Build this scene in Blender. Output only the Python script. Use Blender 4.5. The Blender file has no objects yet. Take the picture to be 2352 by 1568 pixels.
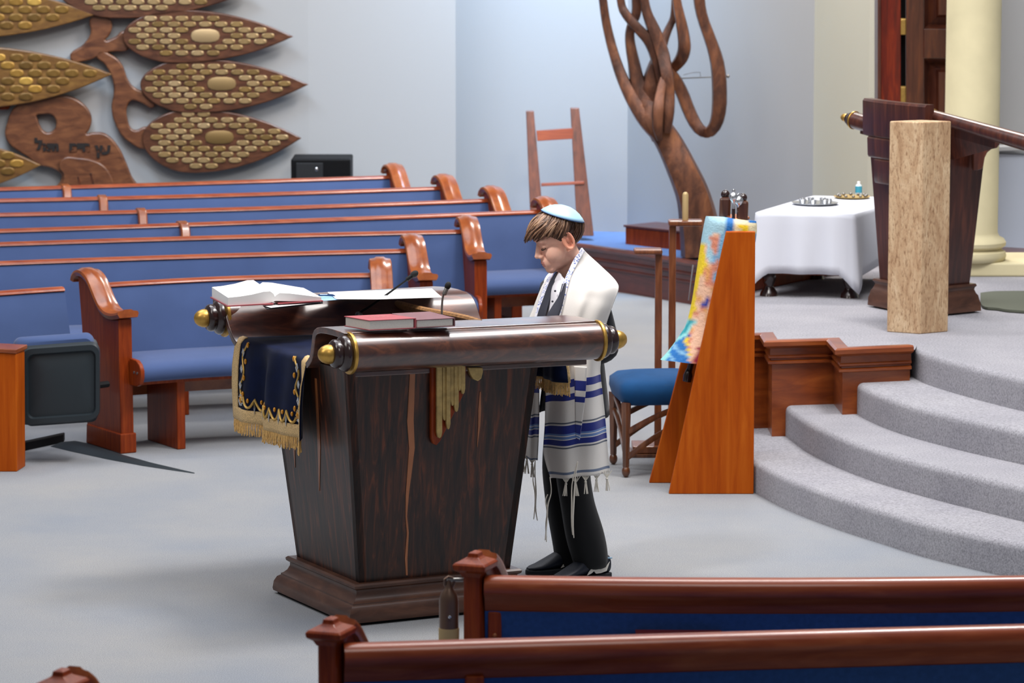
import bpy, bmesh, math, random
import numpy as np
from mathutils import Vector, Matrix, Quaternion

# ------------------------------------------------------------------ camera, world, lights, exposure
SC = bpy.context.scene
COL = SC.collection
FPX, CAM_H = 8500.0, 3.0
TH = math.atan(1144 / FPX)
cth, sth = math.cos(TH), math.sin(TH)
cam_data = bpy.data.cameras.new('camera')
cam = bpy.data.objects.new('camera', cam_data)
COL.objects.link(cam)
cam.location = (0, 0, CAM_H)
cam.rotation_euler = (math.pi / 2 - TH, 0, 0)
cam_data.sensor_width = 36
cam_data.lens = FPX / 2352 * 36
cam_data.clip_end = 200
cam_data.dof.use_dof = True
cam_data.dof.focus_distance = 14.75
cam_data.dof.aperture_fstop = 6.3
SC.camera = cam

w = bpy.data.worlds.new('world')
SC.world = w
w.use_nodes = True
w.node_tree.nodes['Background'].inputs[0].default_value = (0.88, 0.92, 1.0, 1)
w.node_tree.nodes['Background'].inputs[1].default_value = 0.26


def area(name, loc, target, size, energy, color, sy=None, spread=180):
    d = bpy.data.lights.new(name, 'AREA')
    d.energy, d.color = energy, color
    d.spread = math.radians(spread)
    d.shape = 'RECTANGLE'
    d.size, d.size_y = size, sy or size
    o = bpy.data.objects.new(name, d)
    COL.objects.link(o)
    o.location = loc
    o.rotation_euler = (Vector(target) - Vector(loc)).to_track_quat('-Z', 'Y').to_euler()
    return o


area('ceiling_light_hall', (-0.3, 15.5, 8.0), (-0.3, 15.6, 0), 10.0, 1100, (0.93, 0.94, 1.0), 9.0)
area('ceiling_light_table', (0.6, 14.0, 6.5), (0.3, 14.8, 0.5), 1.6, 230, (1.0, 0.95, 0.88))
area('fill_light_left', (-4.5, 12.0, 5.5), (0.0, 15.0, 1.0), 2.2, 130, (1.0, 0.95, 0.90))  # added fill from the left for the boy's face, no known lamp
sd = bpy.data.lights.new('fill_spot_reader', 'SPOT')  # narrow spot added only to brighten the reader's face
sd.energy, sd.spot_size, sd.spot_blend, sd.shadow_soft_size = 900, math.radians(17), 0.7, 0.3
sd.color = (1.0, 0.93, 0.87)
so_ = bpy.data.objects.new('fill_spot_reader', sd)
COL.objects.link(so_)
so_.location = (-1.9, 12.9, 5.3)
so_.rotation_euler = (Vector((0.12, 15.0, 1.25)) - Vector((-1.9, 12.9, 5.3))).to_track_quat('-Z', 'Y').to_euler()
area('ceiling_light_bimah', (2.5, 15.6, 7.4), (2.35, 15.9, 0.3), 1.4, 620, (1.0, 0.97, 0.95))
area('fill_light_tree', (1.6, 22.6, 6.0), (1.4, 25.0, 1.2), 1.5, 680, (1.0, 0.94, 0.89))  # extra warm fill added to lift the wall behind the tree
area('ceiling_light_pews', (-3.0, 18.5, 7.0), (-2.0, 19.5, 0.4), 4.0, 300, (0.97, 0.97, 1.0))
area('skylight_niche', (0.55, 25.0, 5.0), (0.4, 26.3, 1.5), 1.0, 140, (0.40, 0.66, 1.0), 0.8, 75)
area('skylight_left', (-3.4, 22.6, 5.5), (-3.0, 24.8, 1.4), 2.4, 85, (0.66, 0.82, 1.0), 0.8, 90)
area('ceiling_light_near', (0.8, 8.6, 5.6), (0.6, 11.0, 0.6), 2.0, 110, (1.0, 0.96, 0.92))

SC.view_settings.view_transform = 'Standard'
SC.view_settings.look = 'None'
SC.view_settings.gamma = 1.0
SC.view_settings.use_curve_mapping = False
SC.view_settings.exposure = -0.78
SC.cycles.use_denoising = True
SC.cycles.max_bounces = 8

# ------------------------------------------------------------------ measuring helpers: photo pixel -> place in the room
CO = Vector((0, 0, CAM_H))


def _ray(px, py):
    x, y = (px - 1176) / FPX, -(py - 784) / FPX
    return Vector((x, cth + y * sth, -sth + y * cth))


def P(px, py, z=0.0):
    r = _ray(px, py)
    return CO + r * ((z - CAM_H) / r.z)


def D(px, py, Y):
    r = _ray(px, py)
    return CO + r * (Y / r.y)


def lerp(a, b, t):
    return a + (b - a) * t


def catmull(pts, n):
    """n samples along a Catmull-Rom curve through pts (Vectors or tuples)."""
    p = [np.array(q, float) for q in pts]
    m = len(p) - 1
    out = []
    for i in range(n):
        t = i / (n - 1) * m
        k = min(int(t), m - 1)
        f = t - k
        a, b, c, d = p[max(k - 1, 0)], p[k], p[k + 1], p[min(k + 2, m)]
        out.append(0.5 * ((2 * b) + (c - a) * f + (2 * a - 5 * b + 4 * c - d) * f * f + (3 * b - a - 3 * c + d) * f ** 3))
    return out


def V(*a):
    return Vector(a)


# ------------------------------------------------------------------ mesh builder
OFF = {}


class MB:
    def __init__(s):
        s.v, s.f, s.uv, s.mi = [], [], {}, {}

    def add(s, verts, faces, mi=0):
        b = len(s.v)
        s.v += [Vector(q) for q in verts]
        for f in faces:
            if mi:
                s.mi[len(s.f)] = mi
            s.f.append([b + i for i in f])
        return b

    def hexa(s, p, mi=0):
        s.add(p, [(0, 3, 2, 1), (4, 5, 6, 7), (0, 1, 5, 4), (1, 2, 6, 5), (2, 3, 7, 6), (3, 0, 4, 7)], mi)
        return s

    def box(s, c, size, rz=0.0, M=None, mi=0):
        x, y, z = [q / 2 for q in size]
        R = Matrix.Rotation(rz, 3, 'Z') if M is None else M
        pts = [R @ Vector(q) + Vector(c) for q in ((-x, -y, -z), (x, -y, -z), (x, y, -z), (-x, y, -z), (-x, -y, z), (x, -y, z), (x, y, z), (-x, y, z))]
        return s.hexa(pts, mi)

    def prism(s, poly, ext, mi=0):
        n = len(poly)
        a = [Vector(q) for q in poly]
        e = Vector(ext)
        s.add(a + [q + e for q in a], [list(range(n))[::-1], list(range(n, 2 * n))] + [(i, (i + 1) % n, n + (i + 1) % n, n + i) for i in range(n)], mi)
        return s

    def loft(s, rings, closed=True, caps=True, mi=0):
        n = len(rings[0])
        v = [q for r in rings for q in r]
        f = []
        for k in range(len(rings) - 1):
            for i in range(n if closed else n - 1):
                j = (i + 1) % n
                f.append((k * n + i, k * n + j, (k + 1) * n + j, (k + 1) * n + i))
        if caps and closed:
            f.append(list(range(n))[::-1])
            f.append([(len(rings) - 1) * n + i for i in range(n)])
        s.add(v, f, mi)
        return s

    def tube(s, path, r, n=8, flat=1.0, up=None, mi=0, power=1.0):
        path = [Vector(q) for q in path]
        m = len(path)
        rr = r if isinstance(r, (list, tuple)) else [r] * m
        if len(rr) != m:
            rr = [float(np.interp(i / (m - 1), np.linspace(0, 1, len(rr)), rr)) for i in range(m)]
        rings = []
        ref = Vector(up) if up is not None else None
        for i in range(m):
            t = (path[min(i + 1, m - 1)] - path[max(i - 1, 0)])
            t = t.normalized() if t.length > 1e-9 else Vector((0, 0, 1))
            if ref is None:
                ref = t.orthogonal()
            a = ref - t * ref.dot(t)
            a = a.normalized() if a.length > 1e-6 else t.orthogonal().normalized()
            if up is None:
                ref = a
            b = t.cross(a)
            ring = []
            for k in range(n):
                w_ = 2 * math.pi * k / n
                cx, sx = math.cos(w_), math.sin(w_)
                if power != 1.0:
                    cx = math.copysign(abs(cx) ** power, cx)
                    sx = math.copysign(abs(sx) ** power, sx)
                ring.append(path[i] + a * cx * rr[i] * flat + b * sx * rr[i])
            rings.append(ring)
        return s.loft(rings, True, True, mi)

    def lathe(s, prof, origin, axis=(0, 0, 1), n=20, mi=0):
        ax = Vector(axis).normalized()
        a = ax.orthogonal().normalized()
        b = ax.cross(a)
        o = Vector(origin)
        rings = [[o + ax * h + (a * math.cos(2 * math.pi * k / n) + b * math.sin(2 * math.pi * k / n)) * max(r, 1e-4) for k in range(n)] for r, h in prof]
        return s.loft(rings, True, True, mi)

    def ball(s, c, r, M=None, n=16, m=10, mi=0):
        rx, ry, rz = (r, r, r) if not isinstance(r, (tuple, list)) else r
        M = M or Matrix.Identity(3)
        c = Vector(c)
        rings = []
        for i in range(1, m):
            ph = math.pi * i / m
            rings.append([c + M @ Vector((rx * math.sin(ph) * math.cos(2 * math.pi * k / n), ry * math.sin(ph) * math.sin(2 * math.pi * k / n), -rz * math.cos(ph))) for k in range(n)])
        b = len(s.v)
        s.loft(rings, True, False, mi)
        lo = s.add([c - M @ Vector((0, 0, rz)), c + M @ Vector((0, 0, rz))], [])
        for k in range(n):
            for f in ([b + (k + 1) % n, b + k, lo], [b + (m - 2) * n + k, b + (m - 2) * n + (k + 1) % n, lo + 1]):
                if mi:
                    s.mi[len(s.f)] = mi
                s.f.append(f)
        return s

    def grid(s, rows, mi=0, uv=True, v0=0.0, v1=1.0, vs=None):
        n, m = len(rows[0]), len(rows)
        b = len(s.v)
        s.v += [Vector(q) for r in rows for q in r]
        for k in range(m - 1):
            for i in range(n - 1):
                if mi:
                    s.mi[len(s.f)] = mi
                if uv:
                    va = vs[k] if vs else lerp(v0, v1, k / (m - 1))
                    vb = vs[k + 1] if vs else lerp(v0, v1, (k + 1) / (m - 1))
                    s.uv[len(s.f)] = [(i / (n - 1), va), ((i + 1) / (n - 1), va), ((i + 1) / (n - 1), vb), (i / (n - 1), vb)]
                s.f.append([b + k * n + i, b + k * n + i + 1, b + (k + 1) * n + i + 1, b + (k + 1) * n + i])
        return s

    def build(s, name, mat, parent=None, smooth=38, bevel=0.0, bseg=2, solid=0.0, sub=0, local=False, fixn=True, kind=None, label=None):
        me = bpy.data.meshes.new(name)
        off = OFF.get(parent.name, Vector()) if parent is not None and not local else Vector()
        me.from_pydata([tuple(q - off) for q in s.v], [], s.f)
        if s.uv:
            l = me.uv_layers.new(name='UVMap')
            for fi, uvs in s.uv.items():
                for li, u in zip(me.polygons[fi].loop_indices, uvs):
                    l.data[li].uv = u
        for fi, i in s.mi.items():
            me.polygons[fi].material_index = i
        if fixn:
            bm = bmesh.new()
            bm.from_mesh(me)
            bmesh.ops.recalc_face_normals(bm, faces=bm.faces)
            bm.to_mesh(me)
            bm.free()
        for m in (mat if isinstance(mat, (list, tuple)) else [mat]):
            me.materials.append(m)
        if smooth:
            me.shade_smooth()
            if smooth < 180:
                me.set_sharp_from_angle(angle=math.radians(smooth))
        o = bpy.data.objects.new(name, me)
        COL.objects.link(o)
        if parent is not None:
            o.parent = parent
            OFF[o.name] = OFF.get(parent.name, Vector())
        if solid:
            m = o.modifiers.new('solid', 'SOLIDIFY')
            m.thickness = solid
            m.offset = 0
        if bevel:
            m = o.modifiers.new('bevel', 'BEVEL')
            m.width, m.segments, m.limit_method = bevel, bseg, 'ANGLE'
            m.angle_limit = math.radians(40)
            m.harden_normals = False
        if sub:
            m = o.modifiers.new('sub', 'SUBSURF')
            m.levels = m.render_levels = sub
        if kind:
            o['kind'] = kind
        if label:
            o['label'] = label
        return o


def thing(name, label, cat, loc, group=None):
    o = bpy.data.objects.new(name, None)
    COL.objects.link(o)
    o.empty_display_size = 0.05
    o.location = loc
    OFF[o.name] = Vector(loc)
    o['label'], o['category'] = label, cat
    if group:
        o['group'] = group
    return o


def tag(o, label, cat, group=None):
    o['label'], o['category'] = label, cat
    if group:
        o['group'] = group
    return o


def struct(name, loc=(0, 0, 0)):
    o = bpy.data.objects.new(name, None)
    COL.objects.link(o)
    o.location = loc
    OFF[o.name] = Vector(loc)
    o['kind'] = 'structure'
    return o


def curve_shape(name, splines, depth, bev, M, mat, parent=None, res=6, cyclic=True):
    """Flat outline (with holes) given real thickness; splines are lists of 2D points, M places it in the room."""
    cu = bpy.data.curves.new(name, 'CURVE')
    cu.dimensions, cu.fill_mode = '2D', 'BOTH'
    cu.extrude, cu.bevel_depth, cu.bevel_resolution = depth / 2, bev, 2
    cu.resolution_u = res
    for pts in splines:
        sp = cu.splines.new('BEZIER')
        sp.bezier_points.add(len(pts) - 1)
        for b, q in zip(sp.bezier_points, pts):
            b.co = (q[0], q[1], 0)
            b.handle_left_type = b.handle_right_type = 'AUTO' if len(q) < 3 else 'VECTOR'
        sp.use_cyclic_u = cyclic
    tmp = bpy.data.objects.new('tmp', cu)
    COL.objects.link(tmp)
    dg = bpy.context.evaluated_depsgraph_get()
    me = bpy.data.meshes.new_from_object(tmp.evaluated_get(dg))
    bpy.data.objects.remove(tmp)
    bpy.data.curves.remove(cu)
    me.name = name
    off = OFF.get(parent.name, Vector()) if parent is not None else Vector()
    me.transform(Matrix.Translation(-off) @ M)
    me.materials.clear()
    me.materials.append(mat)
    me.shade_smooth()
    me.set_sharp_from_angle(angle=math.radians(35))
    o = bpy.data.objects.new(name, me)
    COL.objects.link(o)
    if parent is not None:
        o.parent = parent
        OFF[o.name] = off
    return o


# ------------------------------------------------------------------ materials
def lin(h):
    if isinstance(h, tuple):
        c = h
    else:
        h = h.lstrip('#')
        c = tuple(int(h[i:i + 2], 16) / 255 for i in (0, 2, 4))
    return tuple(q / 12.92 if q <= 0.04045 else ((q + 0.055) / 1.055) ** 2.4 for q in c) + (1.0,)


class NT:
    def __init__(s, name):
        s.m = bpy.data.materials.new(name)
        s.m.use_nodes = True
        s.t = s.m.node_tree
        s.b = s.t.nodes['Principled BSDF']

    def n(s, typ, **kw):
        q = s.t.nodes.new(typ)
        for k, v in kw.items():
            setattr(q, k, v)
        return q

    def l(s, a, b):
        s.t.links.new(a, b)

    def ramp(s, stops, interp='LINEAR'):
        r = s.n('ShaderNodeValToRGB')
        r.color_ramp.interpolation = interp
        e = r.color_ramp.elements
        while len(e) > 1:
            e.remove(e[-1])
        e[0].position, e[0].color = stops[0][0], lin(stops[0][1])
        for p_, c in stops[1:]:
            q = e.new(p_)
            q.color = lin(c)
        return r

    def coords(s, scale, kind='Object', rot=(0, 0, 0)):
        tc = s.n('ShaderNodeTexCoord')
        mp = s.n('ShaderNodeMapping')
        mp.inputs['Scale'].default_value = scale
        mp.inputs['Rotation'].default_value = rot
        s.l(tc.outputs[kind], mp.inputs[0])
        return mp.outputs[0]

    def noise(s, vec, scale=1, detail=4, rough=0.55, dist=0.0):
        q = s.n('ShaderNodeTexNoise')
        q.inputs['Scale'].default_value, q.inputs['Detail'].default_value = scale, detail
        q.inputs['Roughness'].default_value, q.inputs['Distortion'].default_value = rough, dist
        s.l(vec, q.inputs['Vector'])
        return q.outputs['Fac']

    def bump(s, fac, strength, dist=0.01):
        q = s.n('ShaderNodeBump')
        q.inputs['Strength'].default_value, q.inputs['Distance'].default_value = strength, dist
        s.l(fac, q.inputs['Height'])
        s.l(q.outputs[0], s.b.inputs['Normal'])


def plain(name, c, rough=0.5, metal=0.0, coat=0.0, sheen=0.0, var=0.0, vscale=6.0, bump=0.0, bscale=200, sss=0.0, spec=None):
    N = NT(name)
    N.b.inputs['Base Color'].default_value = lin(c)
    N.b.inputs['Roughness'].default_value = rough
    N.b.inputs['Metallic'].default_value = metal
    N.b.inputs['Coat Weight'].default_value = coat
    N.b.inputs['Coat Roughness'].default_value = 0.12
    N.b.inputs['Sheen Weight'].default_value = sheen
    if spec is not None:
        N.b.inputs['Specular IOR Level'].default_value = spec
    if sss:
        N.b.inputs['Subsurface Weight'].default_value = sss
        N.b.inputs['Subsurface Radius'].default_value = (0.012, 0.005, 0.003)
    if var:
        base = lin(c)
        f = N.noise(N.coords((1, 1, 1)), vscale, 5)
        r = N.n('ShaderNodeValToRGB')
        r.color_ramp.elements[0].position, r.color_ramp.elements[1].position = 0.3, 0.7
        r.color_ramp.elements[0].color = tuple(q * (1 - var) for q in base[:3]) + (1,)
        r.color_ramp.elements[1].color = tuple(min(1, q * (1 + var)) for q in base[:3]) + (1,)
        N.l(f, r.inputs[0])
        N.l(r.outputs[0], N.b.inputs['Base Color'])
    if bump:
        N.bump(N.noise(N.coords((1, 1, 1)), bscale, 3), bump, 0.004)
    return N.m


def wood(name, dark, mid, light, scale=(18, 18, 1.2), rough=0.32, coat=0.25, bands=3.0, dist=0.6, p=(0.3, 0.52, 0.75), rot=(0, 0, 0), spec=0.5):
    N = NT(name)
    vec = N.coords(scale, rot=rot)
    f1 = N.noise(vec, bands, 7, 0.62, dist)
    r = N.ramp([(p[0], dark), (p[1], mid), (p[2], light)])
    N.l(f1, r.inputs[0])
    N.l(r.outputs[0], N.b.inputs['Base Color'])
    N.b.inputs['Roughness'].default_value = rough
    N.b.inputs['Specular IOR Level'].default_value = spec
    N.b.inputs['Coat Weight'].default_value = coat
    N.b.inputs['Coat Roughness'].default_value = 0.15 if coat < 0.9 else 0.28
    N.b.inputs['Coat IOR'].default_value = 1.5 + 0.15 * max(0.0, coat - 0.6) / 0.4
    return N.m


def carpet(name, a, b, c, bs=900, big=0.9, bump=0.5):
    N = NT(name)
    o = N.coords((1, 1, 1))
    f1 = N.noise(o, big, 6, 0.6)
    r1 = N.ramp([(0.32, a), (0.68, b)])
    N.l(f1, r1.inputs[0])
    f2 = N.noise(o, 260 if bs == 900 else bs, 3, 0.7)
    r2 = N.ramp([(0.34, c), (0.60, (1, 1, 1))])
    N.l(f2, r2.inputs[0])
    mx = N.n('ShaderNodeMixRGB', blend_type='MULTIPLY')
    mx.inputs[0].default_value = 0.6 if bs == 900 else 0.5
    N.l(r1.outputs[0], mx.inputs[1])
    N.l(r2.outputs[0], mx.inputs[2])
    N.l(mx.outputs[0], N.b.inputs['Base Color'])
    N.b.inputs['Roughness'].default_value = 0.95
    N.b.inputs['Specular IOR Level'].default_value = 0.1
    N.b.inputs['Sheen Weight'].default_value = 0.15
    N.bump(N.noise(o, 420, 3, 0.7), bump, 0.006)
    return N.m


M = {}
M['wall'] = plain('wall_paint', '#a2a3a4', 0.9, bump=0.05, bscale=300, spec=0.2)
M['wall_cream'] = plain('cream_wall_paint', '#d6d2be', 0.9, bump=0.05, bscale=300, spec=0.2)
M['carpet'] = carpet('grey_carpet', '#959ba4', '#a8a8a8', '#666a72')
M['carpet_step'] = carpet('step_carpet', '#b6b5bd', '#c4c3c9', '#6b6472', bs=110, big=3.0, bump=0.9)
M['carpet_blue'] = carpet('blue_carpet', '#56719f', '#6f8cb8', '#4a5f86')
M['pew_wood'] = wood('pew_wood', '#773717', '#934c22', '#a96330', (9, 9, 9), 0.3, 0.5, 1.2, 0.3, spec=0.3)
M['pew_dark'] = wood('pew_panel_wood', '#6d2408', '#86340e', '#9a4415', (20, 20, 1.4), 0.42, 0.1, spec=0.2)
M['rail_wood'] = wood('rail_wood', '#7a2f14', '#8f401f', '#a4552f', (1.2, 14, 14), 0.3, 0.35, 2.0, spec=0.25)
M['orange_wood'] = wood('cherry_wood', '#983c02', '#ae4f07', '#be6013', (12, 12, 0.9), 0.5, 0.0, 2.0, 0.5, spec=0.15)
M['trim_wood'] = wood('trim_wood', '#6a2b0a', '#8a4214', '#a35721', (2, 2, 12), 0.35, 0.3, 1.6)
M['trim_dark'] = wood('dark_trim_wood', '#3d170d', '#57241a', '#6f3322', (2, 2, 12), 0.35, 0.3, 1.6)
M['rose'] = wood('rosewood', '#120806', '#371b0f', '#733819', (17, 17, 0.8), 0.42, 0.08, 2.4, 0.9, (0.36, 0.53, 0.74))
M['rose_top'] = wood('rosewood_top', '#2c1712', '#4f2c20', '#80482c', (2.6, 10, 10), 0.24, 1.0, 2.0, 0.8, rot=(0, 0, 0.0))
M['rose_base'] = wood('rosewood_base', '#3e261c', '#553628', '#6d4835', (3, 3, 11), 0.4, 0.15, 2.0)
M['turned'] = plain('dark_turned_wood', '#2c1a18', 0.22, coat=0.5)
M['gold'] = plain('brass_gold', '#c49a4c', 0.35, metal=0.75, var=0.15, vscale=40)
M['gold_paint'] = plain('gold_paint', '#cda658', 0.42, metal=0.45, var=0.12, vscale=60)
M['oldgold'] = plain('dull_gold', '#b59a62', 0.5, metal=0.5, var=0.25, vscale=30)
M['sap'] = plain('pale_sapwood', '#a3633a', 0.35, coat=0.2, var=0.15)
M['fabric'] = plain('blue_pew_fabric', '#455780', 0.95, sheen=0.2, var=0.08, vscale=3, bump=0.25, bscale=500, spec=0.1)
M['fabric_back'] = plain('navy_pew_fabric', '#2c4c82', 0.95, sheen=0.1, var=0.12, vscale=60, bump=0.3, bscale=400, spec=0.1)
M['stool_blue'] = plain('deep_blue_upholstery', '#0f4270', 0.8, sheen=0.05, var=0.08, vscale=20, spec=0.2)
M['black'] = plain('black_plastic', '#06070a', 0.6, spec=0.2)
M['seat_shell'] = plain('dark_slate_plastic', '#1d272d', 0.5)
M['white_cloth'] = plain('white_table_linen', '#d6d9e2', 0.9, sheen=0.1, spec=0.1)
M['paper'] = plain('white_paper', '#f1f0ee', 0.8)
M['velvet'] = plain('navy_velvet', '#081433', 0.75, sheen=0.06, var=0.3, vscale=14, spec=0.1)
M['silver'] = plain('silver', '#d7d9dc', 0.2, metal=0.9)
M['steel'] = plain('steel', '#8d8a86', 0.35, metal=0.85)

# ------------------------------------------------------------------ the room
def fit_arc(pix, z, n, ext_a=0.0, ext_b=0.0):
    """smooth plan curve through photo points on height z, carried on past both ends"""
    pts = [P(x, y, z) for x, y in pix]
    q = [Vector(v) for v in catmull(pts, n)]
    if ext_a:
        d = (q[0] - q[1]).normalized()
        q.insert(0, q[0] + d * ext_a)
    if ext_b:
        d0, d1 = (q[-2] - q[-3]).normalized(), (q[-1] - q[-2]).normalized()
        for i in range(6):
            q.append(q[-1] + d1 * ext_b / 6)
    return q


b = MB()
b.add([(-9, 4, 0), (9, 4, 0), (9, 29, 0), (-9, 29, 0), (-9, 4, -0.1), (9, 4, -0.1), (9, 29, -0.1), (-9, 29, -0.1)],
      [(0, 1, 2, 3), (7, 6, 5, 4), (0, 4, 5, 1), (1, 5, 6, 2), (2, 6, 7, 3), (3, 7, 4, 0)])
b.build('floor', M['carpet'], smooth=0, kind='structure')

WH = 5.2


def wall(name, a, c, mat, t=0.15, z0=0.0):
    a, c = Vector((a[0], a[1], z0)), Vector((c[0], c[1], z0))
    d = (c - a).normalized()
    n = Vector((-d.y, d.x, 0))
    n = n if n.y > 0 else -n
    MB().prism([a, c, c + n * t, a + n * t], (0, 0, WH - z0)).build(name, mat, smooth=0, kind='structure')


def pt(px, Y):
    q = D(px, 400, Y)
    return (q.x, q.y)


w0, w1, w2 = (-6.5, 25.0), pt(710, 25.5), pt(1047, 25.7)
n1, n2 = pt(1047, 26.4), pt(1441, 26.0)
t2 = pt(1867, 24.4)
c2 = pt(2016, 22.6)
wall('wall_left', w0, w1, M['wall'])
wall('wall_back', w1, w2, M['wall'])
wall('wall_niche_side', (w2[0] - 0.06, w2[1] + 0.05), (w2[0] - 0.45, 26.5), M['wall'], t=0.02)
wall('wall_niche', (n1[0] - 0.6, n1[1] + 0.02), n2, M['wall'])
wall('wall_tree', n2, t2, M['wall'])
wall('wall_ark', t2, c2, M['wall_cream'])
wall('wall_ark_back', c2, pt(2330, 22.9), M['wall_cream'])
rw0, rw1 = pt(2150, 22.4), (4.9, 21.6)
wall('wall_right', pt(2280, 22.2), (5.5, 21.2), M['wall'])

# low platform behind the pews, panelled in dark wood
ZP = 0.28


def sweep_profile(path, prof, closed=False):
    """rings of profile (outward offset, height) along a plan path with mitred corners; outward = right-hand side of travel"""
    n = len(path)
    rings = []
    for i in range(n):
        p = Vector((path[i][0], path[i][1], 0))
        pv = Vector((path[i - 1][0], path[i - 1][1], 0)) if (i or closed) else None
        nx = Vector((path[(i + 1) % n][0], path[(i + 1) % n][1], 0)) if (i < n - 1 or closed) else None
        d1 = (p - pv).normalized() if pv is not None else (nx - p).normalized()
        d2 = (nx - p).normalized() if nx is not None else d1
        n1_, n2_ = Vector((d1.y, -d1.x, 0)), Vector((d2.y, -d2.x, 0))
        mt = (n1_ + n2_).normalized()
        k = 1 / max(0.3, mt.dot(n1_))
        rings.append([p + mt * k * o + Vector((0, 0, z)) for o, z in prof])
    return rings


plat_px = [(1250, 552), (1334, 563.5), (1396, 572), (1458, 581), (1553, 596), (1610, 605), (1700, 619), (1760, 629)]
edge = [P(x, y, ZP) for x, y in plat_px]
pl = struct('platform_floor', (0.6, 25, 0))
b = MB()
top = [Vector((q.x, q.y, 0)) for q in edge] + [V(1.9, 25.9, 0), V(0.2, 26.6, 0), V(-0.38, 26.6, 0)]
b.prism([q + V(0, 0, 0) for q in top], (0, 0, ZP)).build('platform_carpet', M['carpet_blue'], pl, smooth=0)
prof = [(-0.02, ZP - 0.002), (-0.02, ZP + 0.012), (0.03, ZP + 0.012), (0.04, ZP - 0.005), (0.03, ZP - 0.025), (0.015, ZP - 0.03), (0.012, ZP - 0.065), (0.028, ZP - 0.072),
        (0.028, ZP - 0.082), (0.012, ZP - 0.09), (0.01, ZP - 0.12), (0.02, ZP - 0.127), (0.02, ZP - 0.135), (0.004, ZP - 0.14), (0.004, 0.0), (-0.02, 0.0)]
MB().loft(sweep_profile([(q.x, q.y) for q in edge], prof)).build('trim', M['trim_dark'], pl, smooth=30)

# bimah: four rounded carpeted steps; the top one is the deck
arcs_px = [[(1738, 1060), (1813, 1097), (1921, 1137), (2028, 1170), (2114, 1196), (2230, 1224), (2352, 1250)],
           [(1785, 913), (1826, 946), (1878, 978), (1985, 1022), (2114, 1060), (2244, 1092), (2352, 1117)],
           [(1951, 860), (1985, 888), (2071, 922), (2200, 956), (2352, 989)],
           [(2096, 793), (2136, 812), (2244, 843), (2352, 869)]]
zg_px = [(1690, 767.5), (1750, 765.5), (1760, 782), (1903, 778), (1923, 800), (2097, 792.5)]
ZB = 0.6
zig = [P(x, y, ZB + 0.025) for x, y in zg_px]
steps = struct('bimah_floor', (2.5, 17.5, 0))
for i, px in enumerate(arcs_px):
    z = 0.15 * (i + 1)
    arc = fit_arc(px, z, 26, 0.3 if i == 0 else 0, 2.6)
    R_ = 0.028
    prof = [(0.0, 0.0)] + [(0.0 - R_ + R_ * math.cos(a), z - R_ + R_ * math.sin(a)) for a in np.linspace(0, math.pi / 2, 5)]
    prof = [(0.004, 0.0), (0.004, z - 0.05)] + [(0.004 - R_ + R_ * math.cos(a), z - R_ + R_ * math.sin(a)) for a in np.linspace(0, math.pi / 2, 5)]
    path = [(q.x, q.y) for q in arc]
    rings = sweep_profile(path, prof)
    b = MB()
    b.loft(rings, closed=False, caps=False)
    tr = [r[-1] for r in rings]
    back = 19.0 if i < 3 else None
    if i < 3:
        x0 = tr[0].x
        zz = zig[1] if i == 0 else (zig[2] if i == 1 else zig[4])
        lx = (x0, max(zz.y, tr[0].y) + 0.4)
        poly = tr + [V(tr[-1].x + 0.3, 18.6, z), V(lx[0], lx[1], z)]
        b.add(poly, [list(range(len(poly)))])
        # the closed left end of the step
        b.add([V(x0, tr[0].y, 0), V(x0, lx[1], 0), V(x0, lx[1], z), V(x0, tr[0].y, z)], [(0, 1, 2, 3)])
    else:
        lb = zig[0]
        poly = tr + [V(tr[-1].x + 0.3, 22.5, z), V(1.32, 22.5, z), V(lb.x + 0.02, lb.y + 0.01, z)] + [V(q.x + 0.01, q.y + 0.02, z) for q in zig[1:]]
        b.add(poly, [list(range(len(poly)))])
    b.build('step', M['carpet_step'], steps, smooth=50)

prof = [(-0.06, ZB - 0.01), (-0.06, ZB + 0.022), (0.0, ZB + 0.025), (0.012, ZB + 0.018), (0.012, ZB - 0.002), (-0.004, ZB - 0.012), (-0.022, ZB - 0.018), (-0.022, ZB - 0.05), (-0.014, ZB - 0.055),
        (-0.014, ZB - 0.063), (-0.026, ZB - 0.068), (-0.026, ZB - 0.075), (-0.012, ZB - 0.08), (-0.012, ZB - 0.091), (-0.032, ZB - 0.098), (-0.036, 0.0), (-0.06, 0.0)]
zp = [(1.28, 22.0)] + [(q.x, q.y) for q in zig]
MB().loft(sweep_profile(zp, prof)).build('trim_bimah', M['trim_wood'], None, smooth=25, kind='structure')

# wooden plinth that runs along the ark wall behind the cloth covered table
a, c = P(1690, 678, ZB), P(2030, 606, ZB)
MB().prism([V(a.x, a.y, ZB), V(c.x, c.y, ZB), V(c.x + .05, c.y + 0.3, ZB), V(a.x, a.y + 0.5, ZB)], (0, 0, 0.16)).build('trim_ark', M['pew_dark'], None, smooth=0, bevel=0.008, kind='structure')

# ark doors: frame post, gap with brass strike blocks, panelled leaf
dr = struct('door_1', D(2090, 200, 21.9))


def slab(px0, px1, py0, py1, Y, t, mat, name, parent, bevel=0.004):
    a_, b_, c_, d_ = D(px0, py1, Y), D(px1, py1, Y), D(px1, py0, Y), D(px0, py0, Y)
    return MB().prism([a_, b_, c_, d_], (0, t, 0)).build(name, mat, parent, smooth=0, bevel=bevel)


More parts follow.
